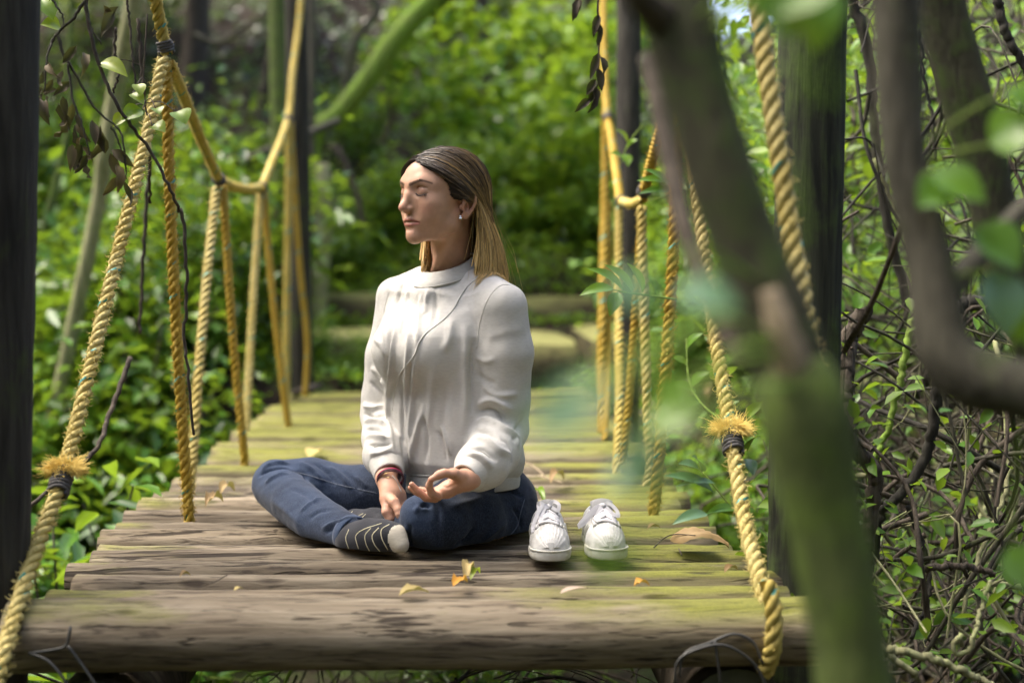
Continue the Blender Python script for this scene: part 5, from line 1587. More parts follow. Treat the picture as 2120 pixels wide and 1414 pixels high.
# ------------------------------------------------------------------ ground
s = NT('forest_soil'); p = s.n('NewGeometry').outputs['Position']
n1 = s.noise(p, 2.5, 6, 0.65); n2 = s.noise(p, 30, 4, 0.65)
c = s.mix(s.ramp(n2, [(0.35, (0, 0, 0)), (0.7, (1, 1, 1))]), (0.010, 0.008, 0.006), (0.040, 0.028, 0.018))
c = s.mix(s.ramp(n1, [(0.5, (0, 0, 0)), (0.65, (1, 1, 1))]), c, (0.05, 0.085, 0.018))
s.done('soil', c, 0.95, s.bump(n2, 0.8, 0.03), 0.2)


def smooth(a, b, x): t = np.clip((x - a) / (b - a), 0, 1); return t * t * (3 - 2 * t)


def ground_z(x, y):
    x, y = np.asarray(x, float), np.asarray(y, float)
    z = -0.95 + 0.55 * smooth(-1.2, -6.5, x) + 0.75 * smooth(1.0, 5.0, x) + 0.12 * np.sin(x * 1.7 + 0.5) * np.cos(y * 1.3)
    z = z + 0.93 * smooth(6.3, 7.0, y) * (1 - smooth(1.3, 2.2, np.abs(x + 0.05)))          # landing at the far end
    bank = np.clip(y - 8.6, 0, 40)
    z = z + smooth(7.5, 9.6, y) * 0.9 * smooth(1.0, 2.0, np.abs(x + 0.05)) + (0.42 * bank + 0.010 * bank ** 2) * (1 - 0.8 * smooth(1.6, 4.5, x))
    # unseen ground raised at both sides and behind the viewer, blocking low sky
    z = z + 0.95 * np.clip(-x - 7, 0, 9) + 0.55 * np.clip(x - 7.5, 0, 12) + 1.0 * np.clip(-y - 2.6, 0, 9)
    return z


gx = np.concatenate([np.linspace(-70, -9, 26), np.linspace(-8.6, 8.6, 120), np.linspace(9, 70, 26)])
gy = np.concatenate([np.linspace(-40, 0.5, 18), np.linspace(1, 16, 100), np.linspace(16.6, 90, 34)])
GX, GY = np.meshgrid(gx, gy, indexing='ij')
GZ = ground_z(GX, GY) + 0.03 * np.sin(GX * 7.1) * np.sin(GY * 6.3)
V = np.stack([GX, GY, GZ], -1).reshape(-1, 3)
nx, ny = len(gx), len(gy)
i, j = np.meshgrid(np.arange(nx - 1), np.arange(ny - 1), indexing='ij')
Q = np.stack([i * ny + j, (i + 1) * ny + j, (i + 1) * ny + j + 1, i * ny + j + 1], -1).reshape(-1, 4)
tag(add('ground', mesh_np('ground', V, Q, MAT['soil'])), kind='structure')

# ------------------------------------------------------------------ stone steps beyond the bridge
steps = empty('stone_steps', (0, 7.5, 0)); tag(steps, 'mossy stone steps climbing the bank beyond the far end of the bridge', 'steps')
g = np.random.default_rng(12)
def block(x0, x1, y0, y1, z0, z1, seed):
    gg = np.random.default_rng(seed)
    n = 5; V = []; 
    import itertools
    u = np.linspace(0, 1, n)
    Vs, Qs, k = [], [], 0
    # rounded, uneven stone: a subdivided box pushed towards a superellipsoid
    for ax in range(3):
        for sd_ in (0, 1):
            A, B = np.meshgrid(u, u, indexing='ij')
            P = np.zeros((n, n, 3)); P[..., ax] = sd_; P[..., (ax + 1) % 3] = A; P[..., (ax + 2) % 3] = B
            q = P.reshape(-1, 3) * 2 - 1
            r = (np.abs(q) ** 8).sum(1) ** (1 / 8.0)
            q = q / r[:, None]
            Vs.append(q)
            for a in range(n - 1):
                for b in range(n - 1):
                    f = [k + a * n + b, k + (a + 1) * n + b, k + (a + 1) * n + b + 1, k + a * n + b + 1]
                    Qs.append(f if sd_ else f[::-1])
            k += n * n
    q = np.concatenate(Vs)
    q = q * (1 + 0.05 * vnoise(q, 0.6, seed, 2))[:, None]
    lo, hi = np.array([x0, y0, z0]), np.array([x1, y1, z1])
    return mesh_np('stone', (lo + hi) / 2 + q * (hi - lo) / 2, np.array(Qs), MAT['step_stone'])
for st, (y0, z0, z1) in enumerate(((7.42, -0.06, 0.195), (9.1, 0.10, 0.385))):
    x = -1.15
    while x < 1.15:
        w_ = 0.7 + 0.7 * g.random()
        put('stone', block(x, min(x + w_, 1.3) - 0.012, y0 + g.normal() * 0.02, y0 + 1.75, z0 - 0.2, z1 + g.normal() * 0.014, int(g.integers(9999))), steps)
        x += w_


# ------------------------------------------------------------------ shrubs of the undergrowth
def shrub_mesh(seed, n, H, R, L0, L1, wid, droop=0.25, lod=0, mat='leaf_shrub', stems=7):
    g = np.random.default_rng(seed)
    mb = MB(); Ps, Ds, Ns = [], [], []
    st = MB()
    per = n // stems
    for q in range(stems):
        a = g.random() * 6.28; r = R * math.sqrt(g.random())
        tip = np.array([math.cos(a) * r, math.sin(a) * r, H * (0.65 + 0.35 * g.random()) * (1 - 0.25 * r / R)])
        C = catmull([np.array([0.15 * tip[0], 0.15 * tip[1], 0]), tip * np.array([0.55, 0.55, 0.6]), tip], 14)
        V, F = tube(C, np.linspace(0.008, 0.003, 14) * H, 5); st.add(V, F)
        t = 0.25 + 0.75 * g.random(per) ** 0.8
        P = C[np.minimum((t * 13).astype(int), 13)] + g.normal(size=(per, 3)) * 0.22 * R * (0.5 + 0.5 * t[:, None])
        th_ = g.random(per) * 6.28
        D = np.stack([np.cos(th_), np.sin(th_), g.normal(size=per) * 0.35 - droop], 1)
        Ps.append(P); Ds.append(D); Ns.append(np.stack([g.normal(size=per) * 0.35, g.normal(size=per) * 0.35, np.ones(per)], 1))
    P, D, N = map(np.concatenate, (Ps, Ds, Ns))
    m = len(P)
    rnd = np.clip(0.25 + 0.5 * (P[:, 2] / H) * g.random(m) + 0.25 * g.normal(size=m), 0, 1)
    V, F, A = leaf_cloud(P, D, N, L0 + (L1 - L0) * g.random(m), wid, rnd, lod)
    return mesh_np('foliage', V, F, MAT[mat], True, None, {'rnd': A}), st.mesh('stem', MAT['bark_brown'])


SH_NEAR = [shrub_mesh(60 + i, 900, 0.85, 0.42, 0.045, 0.10, 0.42, lod=0) for i in range(4)]
SH_FAR = [shrub_mesh(70 + i, 900, 0.9, 0.48, 0.05, 0.09, 0.55, lod=1) for i in range(4)]
SH_BIG = [shrub_mesh(80 + i, 240, 0.9, 0.40, 0.11, 0.19, 0.36, 0.35, lod=0) for i in range(2)]
SH_BANK = [shrub_mesh(95 + i, 900, 0.9, 0.48, 0.06, 0.10, 0.6, lod=1, mat='leaf_ivy') for i in range(3)]
SH_BRI = [shrub_mesh(90 + i, 800, 0.9, 0.48, 0.05, 0.10, 0.6, lod=1, mat='leaf_bright') for i in range(3)]


def shrub(kind, x, y, label, group, sc=1.0, dz=0.0, g=np.random.default_rng(2)):
    f, st = kind[int(g.integers(len(kind)))]
    root = empty('shrub', (x, y, float(ground_z(x, y)) + dz))
    tag(root, label, 'shrub', group)
    root.rotation_euler = (0, 0, g.random() * 6.28); root.scale = (sc, sc, sc * (0.9 + 0.25 * g.random()))
    add('foliage', f, root); add('stem', st, root)
    return root


g = np.random.default_rng(21)
LBL_L = 'glossy green shrub in the dense undergrowth left of the bridge'
GRP_L = 'undergrowth shrubs left of the bridge'
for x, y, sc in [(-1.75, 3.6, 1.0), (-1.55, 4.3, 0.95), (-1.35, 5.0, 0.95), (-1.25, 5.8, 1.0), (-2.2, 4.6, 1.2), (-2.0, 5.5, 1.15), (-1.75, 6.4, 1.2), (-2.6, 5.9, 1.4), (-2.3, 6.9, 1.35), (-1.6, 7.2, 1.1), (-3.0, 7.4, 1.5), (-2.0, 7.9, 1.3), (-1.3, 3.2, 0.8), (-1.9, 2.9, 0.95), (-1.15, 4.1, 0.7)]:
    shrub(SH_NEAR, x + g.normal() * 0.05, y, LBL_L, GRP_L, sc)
for k in range(28):
    y = 6.2 + 4.2 * g.random(); x = -1.25 - (0.29 * y - 0.95) * g.random()
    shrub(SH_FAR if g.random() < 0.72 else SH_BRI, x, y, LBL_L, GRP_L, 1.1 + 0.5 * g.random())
shrub(SH_BIG, *W(125, 800, 3.9)[:2], 'large-leaved plant with pale shiny leaves beside the left rope', 'broad-leaved plants', 1.05, 0.10)
shrub(SH_BIG, *W(290, 900, 4.6)[:2], 'broad-leaved plant between the long pale rope and golden rope', 'broad-leaved plants', 1.1, 0.05)
shrub(SH_BIG, *W(560, 900, 5.9)[:2], 'broad-leaved plant poking over the left deck edge by the third knot', 'broad-leaved plants', 0.75, 0.18)
# either side of the steps and on the bank
for x, y, sc in [(-1.35, 8.3, 1.0), (-0.70, 7.15, 0.34), (-0.50, 7.2, 0.26), (-1.2, 7.0, 0.55), (-1.25, 9.2, 1.1), (1.05, 7.2, 0.55), (1.25, 7.8, 0.9), (1.45, 8.8, 1.1), (0.66, 7.12, 0.34), (1.35, 6.6, 0.8), (-1.15, 10.2, 0.9), (1.2, 9.8, 0.9), (0.9, 11.0, 0.8), (-0.8, 9.9, 0.6), (-0.3, 10.6, 0.7), (0.35, 10.7, 0.7), (0.85, 10.0, 0.6), (0.7, 10.5, 0.7), (-0.6, 10.4, 0.7), (0.1, 11.0, 0.8), (0.2, 10.6, 0.9), (-0.5, 10.3, 0.8), (0.7, 10.4, 0.8), (0.1, 11.6, 1.0), (-0.8, 11.4, 1.0), (0.9, 12.0, 1.0)]:
    lab_ = 'low bright plant at the foot of the stone steps' if sc < 0.6 and y < 8 else ('bright green shrub on the bank above the top step' if y > 10 else ('bright green shrub growing left of the stone steps' if x < 0 else 'bright green shrub growing right of the stone steps'))
    shrub(SH_BRI, x, y, lab_, 'shrubs beside the steps', sc)
for x, y, sc in [(0.45, 10.15, 0.6), (0.75, 10.3, 0.7), (1.0, 10.6, 0.8), (0.55, 10.9, 0.9), (0.95, 9.9, 0.5), (-0.1, 10.3, 0.6), (0.2, 10.7, 0.8), (0.85, 11.3, 0.9), (1.2, 11.2, 0.9)]:
    shrub(SH_BRI, x, y, 'bright green shrub', 'shrubs beside the steps', sc)
g = np.random.default_rng(22)
for k in range(26):
    y = 9.5 + 5 * g.random(); x = (-0.14 + 0.30 * g.random()) * y
    if abs(x) < 1.3 and y < 11.5: x += 2.0 * np.sign(x + 0.1)
    if x < -0.4 and y > 10.2: continue
    shrub(SH_BANK, x, y, 'dark green shrub on the wooded bank beyond the steps', 'shrubs on the far bank', 0.9 + 0.5 * g.random())
# right of the bridge
for k in range(24):
    y = 4.4 + 5.5 * g.random(); x = 1.15 + (0.36 * y - 0.9) * g.random()
    shrub(SH_BRI if g.random() < 0.6 else SH_NEAR, x, y, 'leafy green shrub in the thicket right of the bridge', 'thicket shrubs right of the bridge', 0.7 + 0.5 * g.random())
# below the deck
for x, y, sc in [(-0.3, 3.4, 0.6), (0.25, 3.0, 0.5), (0.1, 4.2, 0.6), (0.75, 3.3, 0.6), (-0.6, 2.9, 0.55)]:
    shrub(SH_NEAR, x, y, 'small dark shrub in the shade under the deck', 'shrubs under the deck', sc)


# ------------------------------------------------------------------ ivy and ground cover
def scatter_ground(n, x0, x1, y0, y1, seed, lift=(0.02, 0.18)):
    g = np.random.default_rng(seed)
    x, y = x0 + (x1 - x0) * g.random(n), y0 + (y1 - y0) * g.random(n)
    z = ground_z(x, y) + lift[0] + (lift[1] - lift[0]) * g.random(n) ** 2
    return np.stack([x, y, z], 1), g


P, g = scatter_ground(52000, -9, 9, 8.4, 19, 31, (0.02, 0.35))
m = ~((np.abs(P[:, 0]) < 1.15) & (P[:, 1] < 9.95))
dk = (P[:, 0] < -0.10 * P[:, 1] * 0 - 0.3) & (P[:, 0] > -0.32 * P[:, 1]) & (P[:, 2] > 0.9)
m &= ~(dk & (g.random(len(P)) < 0.72))
P = P[m]; n = len(P)
D = np.stack([g.normal(size=n), g.normal(size=n) - 0.8, g.normal(size=n) * 0.5 - 0.5], 1)
N = np.stack([g.normal(size=n) * 0.5, g.normal(size=n) * 0.5 - 0.7, np.full(n, 0.7)], 1)
V, F, A = leaf_cloud(P, D, N, 0.06 + 0.06 * g.random(n), 0.8, np.clip(0.4 + 0.3 * g.normal(size=n), 0, 1), 1)
tag(add('ivy', mesh_np('ivy', V, F, MAT['leaf_ivy'], True, None, {'rnd': A})), 'dark ivy carpeting the bank behind the steps', 'ivy', kind='stuff')
P, g = scatter_ground(26000, -6.5, -0.9, 2.2, 8.6, 32, (0.02, 0.30)); n = len(P)
D = np.stack([g.normal(size=n), g.normal(size=n), g.normal(size=n) * 0.4 - 0.1], 1)
N = np.stack([g.normal(size=n) * 0.4, g.normal(size=n) * 0.4, np.ones(n)], 1)
V, F, A = leaf_cloud(P, D, N, 0.035 + 0.045 * g.random(n), 0.6, np.clip(0.45 + 0.3 * g.normal(size=n), 0, 1), 1)
tag(add('ground_cover', mesh_np('ground_cover', V, F, MAT['leaf_shrub'], True, None, {'rnd': A})), 'small-leaved ground cover left of the bridge', 'ground cover', kind='stuff')
P, g = scatter_ground(2600, -1.1, 1.1, 6.92, 7.46, 34, (0.0, 0.07)); n = len(P)
P2, _ = scatter_ground(2200, -1.15, 1.15, 8.95, 9.3, 35, (0.42, 0.5)); P2[:, 2] = 0.2 + 0.06 * g.random(len(P2)); P3, _ = scatter_ground(5200, -1.25, 1.25, 9.3, 10.5, 36, (0.01, 0.16)); P = np.concatenate([P, P2, P3]); n = len(P)
D = np.stack([g.normal(size=n), g.normal(size=n), g.normal(size=n) * 0.4 + 0.2], 1)
N = np.stack([g.normal(size=n) * 0.4, g.normal(size=n) * 0.4, np.ones(n)], 1)
V, F, A = leaf_cloud(P, D, N, 0.03 + 0.04 * g.random(n), 0.6, g.random(n), 1)
tag(add('low_herbs', mesh_np('low_herbs', V, F, MAT['leaf_bright'], True, None, {'rnd': A})), 'low green herbs round the stone steps at the far end', 'herbs', kind='stuff')
P, g = scatter_ground(14000, 0.7, 6, 2.2, 9, 33, (0.01, 0.12)); n = len(P)
D = np.stack([g.normal(size=n), g.normal(size=n), g.normal(size=n) * 0.2], 1)
N = np.stack([g.normal(size=n) * 0.3, g.normal(size=n) * 0.3, np.ones(n)], 1)
V, F, A = leaf_cloud(P, D, N, 0.05 + 0.07 * g.random(n), 0.5, g.random(n), 1)
tag(add('leaf_litter', mesh_np('leaf_litter', V, F, MAT['leaf_dry'], True, None, {'rnd': A})), 'brown leaf litter covering the ground right of the bridge', 'leaf litter', kind='stuff')


# ------------------------------------------------------------------ trees
def crown_mesh(seed, clusters, n_per, L0, L1, wid, mat, lod=1, spread=0.25, tone=0.5):
    g = np.random.default_rng(seed); Ps = []
    for c, r in clusters:
        k = int(n_per * (r / spread) ** 1.5)
        q = g.normal(size=(k, 3)); q = q / np.linalg.norm(q, axis=1)[:, None] * (r * g.random(k) ** 0.45)[:, None] * (1, 1, 0.75)
        Ps.append(np.asarray(c) + q)
    P = np.concatenate(Ps); n = len(P)
    D = np.stack([g.normal(size=n), g.normal(size=n), g.normal(size=n) * 0.4 - 0.35], 1)
    N = np.stack([g.normal(size=n) * 0.45, g.normal(size=n) * 0.45, np.ones(n)], 1)
    V, F, A = leaf_cloud(P, D, N, L0 + (L1 - L0) * g.random(n), wid, np.clip(tone + 0.28 * g.normal(size=n), 0, 1), lod)
    return mesh_np('crown', V, F, MAT[mat], True, None, {'rnd': A})


def tree(base, path, radii, bark, label, crown=None, branches=(), seed=0, cat='tree', name='tree'):
    root = empty(name, base); tag(root, label, cat, 'trees around the bridge')
    put('trunk', trunk('trunk', path, radii, bark, 12, 40, 0.02, seed, 0.04), root)
    for b in branches:
        put('branch', trunk('branch', b[0], b[1], bark, 8, 24, 0.02, seed + 5, 0.04), root)
    if crown is not None: put('crown', crown, root)
    return root


def gp(x, y): return np.array([x, y, float(ground_z(x, y)) - 0.1])


# leafy trees whose low boughs fill the middle of the picture behind her head
g = np.random.default_rng(41)
def bough_clusters(pix, Y, r0, r1, g):
    return [(W(px + g.normal() * 12, py + g.normal() * 10, Y + g.normal() * 0.5), r0 + (r1 - r0) * g.random()) for px, py in pix]
pixA = [(820, 90), (870, 130), (905, 60), (940, 150), (985, 110), (1000, 190), (930, 200), (890, 190), (1040, 160), (1080, 110), (1060, 220), (1110, 180), (960, 240), (1010, 250), (870, 60), (1040, 60), (1100, 40), (850, 180), (1130, 240), (980, 40)]
pixB = [(1130, 60), (1160, 120), (1190, 180), (1200, 60), (1230, 130), (1180, 250), (1215, 260), (1150, 310), (1250, 40), (1120, 10), (1230, 330), (1165, 200), (1275, 200), (1300, 90), (1320, 20)]
tree(gp(0.6, 11.2), [gp(0.6, 11.2), W(1010, 250, 11.2), W(1000, 60, 11.0), W(985, -160, 10.8)], [0.07, 0.06, 0.05, 0.04], 'bark_brown', 'bright leafy tree behind her head with fresh green clusters',
     crown_mesh(1, bough_clusters(pixA, 9.6, 0.13, 0.28, g), 42, 0.09, 0.15, 0.75, 'leaf_bright', tone=0.6), seed=1)
tree(gp(1.6, 12.0), [gp(1.6, 12.0), W(1230, 300, 12), W(1220, 80, 11.8), W(1215, -160, 11.5)], [0.07, 0.06, 0.05, 0.04], 'bark_brown', 'sunlit yellow green tree beyond the right hand rope',
     crown_mesh(2, bough_clusters(pixB, 10.5, 0.18, 0.36, g), 45, 0.09, 0.15, 0.75, 'leaf_bright', tone=0.8), seed=2)
# slanting green trunk
tree(gp(-0.9, 9.3), [gp(-1.05, 9.35), W(648, 305, 9.3), W(700, 240, 9.2), W(765, 160, 9.1), W(830, 70, 9.0), W(905, -10, 8.9), W(1010, -110, 8.8), W(1150, -260, 8.8)], [0.055, 0.055, 0.062, 0.066, 0.064, 0.06, 0.055, 0.05], 'bark_green',
     'pale green trunk leaning to the right behind the far left post', None, seed=3)
tree(gp(-1.9, 6.2), [gp(-2.0, 6.3), W(192, 480, 6.2), W(215, 330, 6.15), W(248, 150, 6.1), W(280, -10, 6.0), W(310, -180, 6.0)], [0.034, 0.034, 0.036, 0.036, 0.033, 0.030], 'bark_pale', 'slim pale green trunk leaning behind the long left rope', None, seed=4)
tree(gp(-1.05, 7.6), [gp(-1.10, 7.6), W(582, 600, 7.6), W(580, 300, 7.6), W(576, 100, 7.6), W(572, -200, 7.6)], [0.062, 0.056, 0.054, 0.052, 0.05], 'bark_mossgreen', 'straight green trunk just left of the far left post', None, seed=5)
tree(gp(-0.95, 8.2), [gp(-0.98, 8.2), W(640, 500, 8.2), W(644, 250, 8.2), W(646, 60, 8.2), W(640, -160, 8.2)], [0.03, 0.026, 0.024, 0.022, 0.02], 'bark_grey', 'thin grey brown stem behind the far left post', None, seed=6)
tree(gp(-0.85, 9.0), [gp(-0.95, 9.0), W(662, 480, 9.0), W(668, 400, 9.0), W(664, 340, 9.0)], [0.09, 0.075, 0.07, 0.055], 'bark_pale', 'broken pale stump behind the far left post', None, seed=7, cat='stump', name='stump')
tree(gp(-2.6, 7.2), [gp(-2.6, 7.2), W(128, 330, 7.2), W(140, 150, 7.2), W(150, -60, 7.2)], [0.02, 0.018, 0.016, 0.014], 'bark_mossgreen', 'thin pale stem in shade at the upper left', None, seed=8)
# climbing stems in the dark corner
for i, (pts, r, lab) in enumerate([
        ([(760, -20, 9.5), (782, 22, 9.5), (745, 70, 9.5), (722, 130, 9.5), (712, 200, 9.5)], 0.030, 'kinked grey climber stem at top centre'),
        ([(800, 190, 9.8), (812, 240, 9.8), (790, 300, 9.8)], 0.022, 'curved brown climber stem above her forehead'),
        ([(400, 70, 8.0), (450, 90, 8.0), (500, 60, 8.0), (560, 20, 8.0)], 0.014, 'thin looping stem in the dark upper left'),
        ([(690, 300, 8.6), (715, 340, 8.6), (738, 400, 8.6), (752, 470, 8.6)], 0.022, 'pale green stem slanting left of her face'),
        ([(440, 320, 7.8), (500, 335, 7.8), (560, 310, 7.8), (700, 250, 8.2)], 0.030, 'dark fallen bough behind the second left knot'),
        ([(560, 90, 8.6), (548, 160, 8.6), (530, 240, 8.6)], 0.016, 'thin dark stem behind the left hand rope'),
        ([(310, 330, 3.9), (300, 470, 3.9), (292, 620, 3.9), (290, 690, 3.9)], 0.006, 'thin reddish vine hanging behind the long left rope'),
        ([(270, 740, 3.5), (230, 850, 3.4), (190, 940, 3.3), (60, 1050, 3.2)], 0.0065, 'reddish woody stem crossing under the long left rope'),
        ([(376, 430, 3.2), (384, 520, 3.2), (386, 620, 3.2), (380, 690, 3.2), (390, 780, 3.2), (400, 900, 3.2)], 0.0042, 'thin dark vine dangling beside the golden left rope'),
        ([(175, -20, 3.1), (185, 60, 3.1), (215, 160, 3.1), (260, 245, 3.1), (310, 310, 3.15), (350, 390, 3.15), (372, 440, 3.2)], 0.0045, 'brown woody vine crossing behind the nearest left rope'),
        ([(262, -20, 3.3), (272, 90, 3.3), (282, 190, 3.3)], 0.003, 'thin straight vine hanging at upper left'),
        ([(240, 60, 3.3), (238, 110, 3.3), (245, 150, 3.3), (232, 200, 3.3)], 0.0035, 'short grey hanging vine at upper left'),
        ([(285, 40, 3.4), (292, 120, 3.4), (298, 200, 3.4), (308, 300, 3.4), (310, 420, 3.5)], 0.0045, 'twisted reddish vine behind the nearest left rope')]):
    o = empty('vine', W(*pts[-1])); tag(o, lab, 'vine', 'climbing stems')
    twig(o, [W(*q) for q in pts], (r, r * 0.75), ['bark_grey', 'bark_brown'][i % 2] if i < 6 else 'bark_brown', 'stem', 40, 7, 0.0015, i)

# trees added for shade: crowns out of view block sky over bank and bridge
g = np.random.default_rng(55)
for i, (x, y, R, lab) in enumerate([(-6.0, 9.4, 1.7, 'unseen tree added beyond the left undergrowth for shade'), (-4.2, 10.4, 1.7, 'unseen tree added far at the left for shade'), (-2.3, 12.2, 1.8, 'tree added on the left bank for shade, crown above the view'), (2.6, -1.6, 2.0, 'unseen tree added behind the viewer on the right, blocking sky'), (-2.9, -2.2, 2.0, 'unseen tree added behind the viewer on the left, blocking sky'), (2.9, 1.4, 1.3, 'unseen tree added to shade the right thicket'), (-2.2, 1.9, 1.25, 'unseen tree added beside the bridge, its crown dimming the deck')]):
    b = gp(x, y); H = (3.0 if i == 2 else 5.0) + 0.5 * g.random()
    cl = [(b + np.array([g.normal() * R * 0.55, g.normal() * R * 0.55, H + g.normal() * 0.5]), 0.6 + 0.5 * g.random()) for _ in range(9 if i == 6 else 20)]
    tree(b, [b, b + (0.1, 0, H * 0.4), b + (-0.1, 0.1, H * 0.75), b + (0, 0, H)], [0.12, 0.10, 0.08, 0.05], 'bark_brown', lab,
         crown_mesh(60 + i, cl, 60 if i == 2 else 40 if i < 2 else 26, 0.12, 0.2, 0.7, 'leaf_canopy', tone=0.4), seed=60 + i)

# ------------------------------------------------------------------ near left: dry branch and fresh leaves
dry = empty('dry_branch', W(150, 0, 3.0)); tag(dry, 'withered hanging branch with shrivelled dark leaves beside the left post', 'branch')
for pts, r in [([(190, -20, 3.0), (150, 40, 3.0), (118, 70, 3.0), (98, 105, 3.0)], 0.0045), ([(118, 70, 3.0), (135, 120, 3.0), (160, 160, 3.0), (200, 230, 3.0), (250, 275, 3.0), (262, 350, 3.0)], 0.0035),
               ([(110, 80, 3.0), (98, 120, 2.98), (92, 190, 2.97)], 0.003), ([(140, 130, 3.0), (150, 200, 2.99), (170, 260, 2.98), (186, 320, 2.97)], 0.003), ([(100, -10, 3.0), (128, 30, 3.0), (132, 60, 3.0)], 0.003),
               ([(175, 0, 3.0), (190, 60, 3.0), (210, 92, 3.0)], 0.003), ([(230, 262, 3.0), (255, 320, 3.0), (262, 372, 3.0)], 0.0025)]:
    twig(dry, [W(*q) for q in pts], (r, r * 0.5), 'bark_grey', 'twig', 20, 5, 0.001, int(r * 1e4))
g = np.random.default_rng(8)
spots = [(100, 130), (92, 150), (110, 165), (125, 150), (88, 180), (82, 205), (98, 200), (118, 185), (130, 200), (145, 170), (150, 215), (160, 235), (155, 260), (165, 285), (172, 305), (180, 320), (162, 250), (175, 265), (150, 300), (190, 250), (208, 260), (215, 290), (232, 310), (240, 340), (245, 365), (258, 378), (160, 95), (175, 110), (215, 12), (235, 28), (245, 15), (228, 318), (196, 265), (205, 275), (135, 235), (140, 250), (84, 195), (165, 300), (176, 330), (120, 215)]
for px, py in spots:
    L = (28 + 34 * g.random()); a = math.pi / 2 + g.normal() * 0.45
    Y = 3.0 + g.normal() * 0.02
    blade_obj('withered_leaf', dry, 'leaf_dry', float(0.25 + 0.75 * g.random()), W(px, py, Y), W(px + L * math.cos(a), py + L * math.sin(a), Y + g.normal() * 0.01), L / 980 * 0.36, nrm=(g.normal() * 0.7, -1, g.normal() * 0.3), curl=0.15 * g.normal(), fold=0.5, wave=0.08, n=6, m=4, seed=int(px))
crp = empty('creeper', W(240, 150, 3.1)); tag(crp, 'creeper with a few bright yellow green leaves near the left rope', 'creeper')
twig(crp, [W(305, 30, 3.2), W(300, 110, 3.2), W(296, 190, 3.2), W(305, 240, 3.2)], 0.002, 'bark_brown', 'stem')
for (a, b, w_, r_) in [((206, 132), (264, 160), 0.045, 0.95), ((86, 0), (110, 42), 0.05, 0.75), ((126, 60), (84, 52), 0.045, 0.85), ((108, 0), (95, -30), 0.04, 0.6), ((272, 195), (298, 218), 0.03, 0.85), ((296, 230), (252, 250), 0.045, 0.7), ((262, 238), (234, 264), 0.03, 0.95), ((322, 225), (330, 238), 0.03, 0.8), ((365, 232), (385, 258), 0.05, 0.75), ((315, 262), (342, 275), 0.04, 0.85), ((284, 175), (292, 200), 0.03, 0.9)]:
    if a[0] > 130: twig(crp, [W(303, 40 + 0.75 * a[1], 3.2), (W(303, 40 + 0.75 * a[1], 3.2) + W(*a, 3.12)) / 2 + np.array([0, 0, 0.012]), W(*a, 3.12)], 0.0011, 'bark_brown', 'petiole', 10, 5)
    blade_obj('leaf', crp, 'leaf_near', r_, W(*a, 3.12), W(*b, 3.10), w_, nrm=(0.2, -0.7, 0.6), curl=0.12, fold=0.2, seed=int(a[0]))

# withered spray hanging at the top right of her head
spr = empty('dry_spray', W(1245, 0, 3.4)); tag(spr, 'dark withered leaf spray hanging beside the far right rope', 'branch')
twig(spr, [W(1238, -40, 3.4), W(1240, 60, 3.4), W(1240, 130, 3.4), W(1232, 190, 3.4), W(1190, 232, 3.4)], (0.003, 0.0015), 'bark_brown', 'twig', 20, 5, 0.001)
for (a, b) in [((1200, -5), (1185, 45)), ((1198, 0), (1192, 40)), ((1240, 30), (1228, 78)), ((1240, 50), (1236, 98)), ((1238, 110), (1222, 165)), ((1240, 115), (1248, 160)), ((1236, 140), (1246, 190)), ((1234, 165), (1214, 200)), ((1232, 180), (1228, 225)), ((1230, 190), (1216, 235)), ((1222, 205), (1190, 233)), ((1236, 60), (1232, 70)), ((1230, 180), (1220, 215))]:
    blade_obj('withered_leaf', spr, 'leaf_dry', float(0.2 * g.random()), W(*a, 3.4), W(*b, 3.39), 0.020, nrm=(g.normal() * 0.5, -1, 0.2), curl=0.1 * g.normal(), fold=0.5, wave=0.05, n=6, m=4, seed=a[1] + 50)

# ------------------------------------------------------------------ sprig growing at the right deck edge
sp = empty('young_plant', W(1535, 1110, 2.9)); tag(sp, 'young leafy plant reaching over the right edge of the deck', 'plant')
twig(sp, [W(1560, 1170, 2.92), W(1532, 1080, 2.92), W(1505, 1040, 2.92), W(1478, 1005, 2.93), W(1452, 975, 2.94)], (0.003, 0.0018), 'bark_green', 'stem')
twig(sp, [W(1560, 1180, 2.88), W(1540, 1090, 2.88), W(1520, 1060, 2.87)], 0.0025, 'bark_brown', 'stem')
for (a, b, w_, r_, m_) in [((1452, 978), (1404, 960), 0.034, 0.3, 'leaf_teal'), ((1452, 976), (1432, 945), 0.034, 1.0, 'leaf_teal'), ((1478, 1020), (1374, 985), 0.038, 0.0, 'leaf_teal'), ((1480, 1000), (1398, 1008), 0.02, 0.5, 'leaf_teal'), ((1525, 1055), (1462, 1064), 0.028, 0.35, 'leaf_near'), ((1465, 1064), (1392, 1086), 0.030, 0.9, 'leaf_teal'), ((1538, 1075), (1470, 1060), 0.024, 0.2, 'leaf_near'), ((1555, 1000), (1595, 990), 0.03, 0.4, 'leaf_near'), ((1530, 1120), (1520, 1090), 0.03, 0.2, 'leaf_near'), ((1548, 935), (1575, 900), 0.03, 0.4, 'leaf_near'), ((1545, 950), (1560, 985), 0.03, 0.9, 'leaf_teal')]:
    blade_obj('leaf', sp, m_, r_, W(*a, 2.90), W(*b, 2.86), w_, nrm=(0.1, -0.5, 0.85), curl=0.10, fold=0.15, seed=int(b[0]))

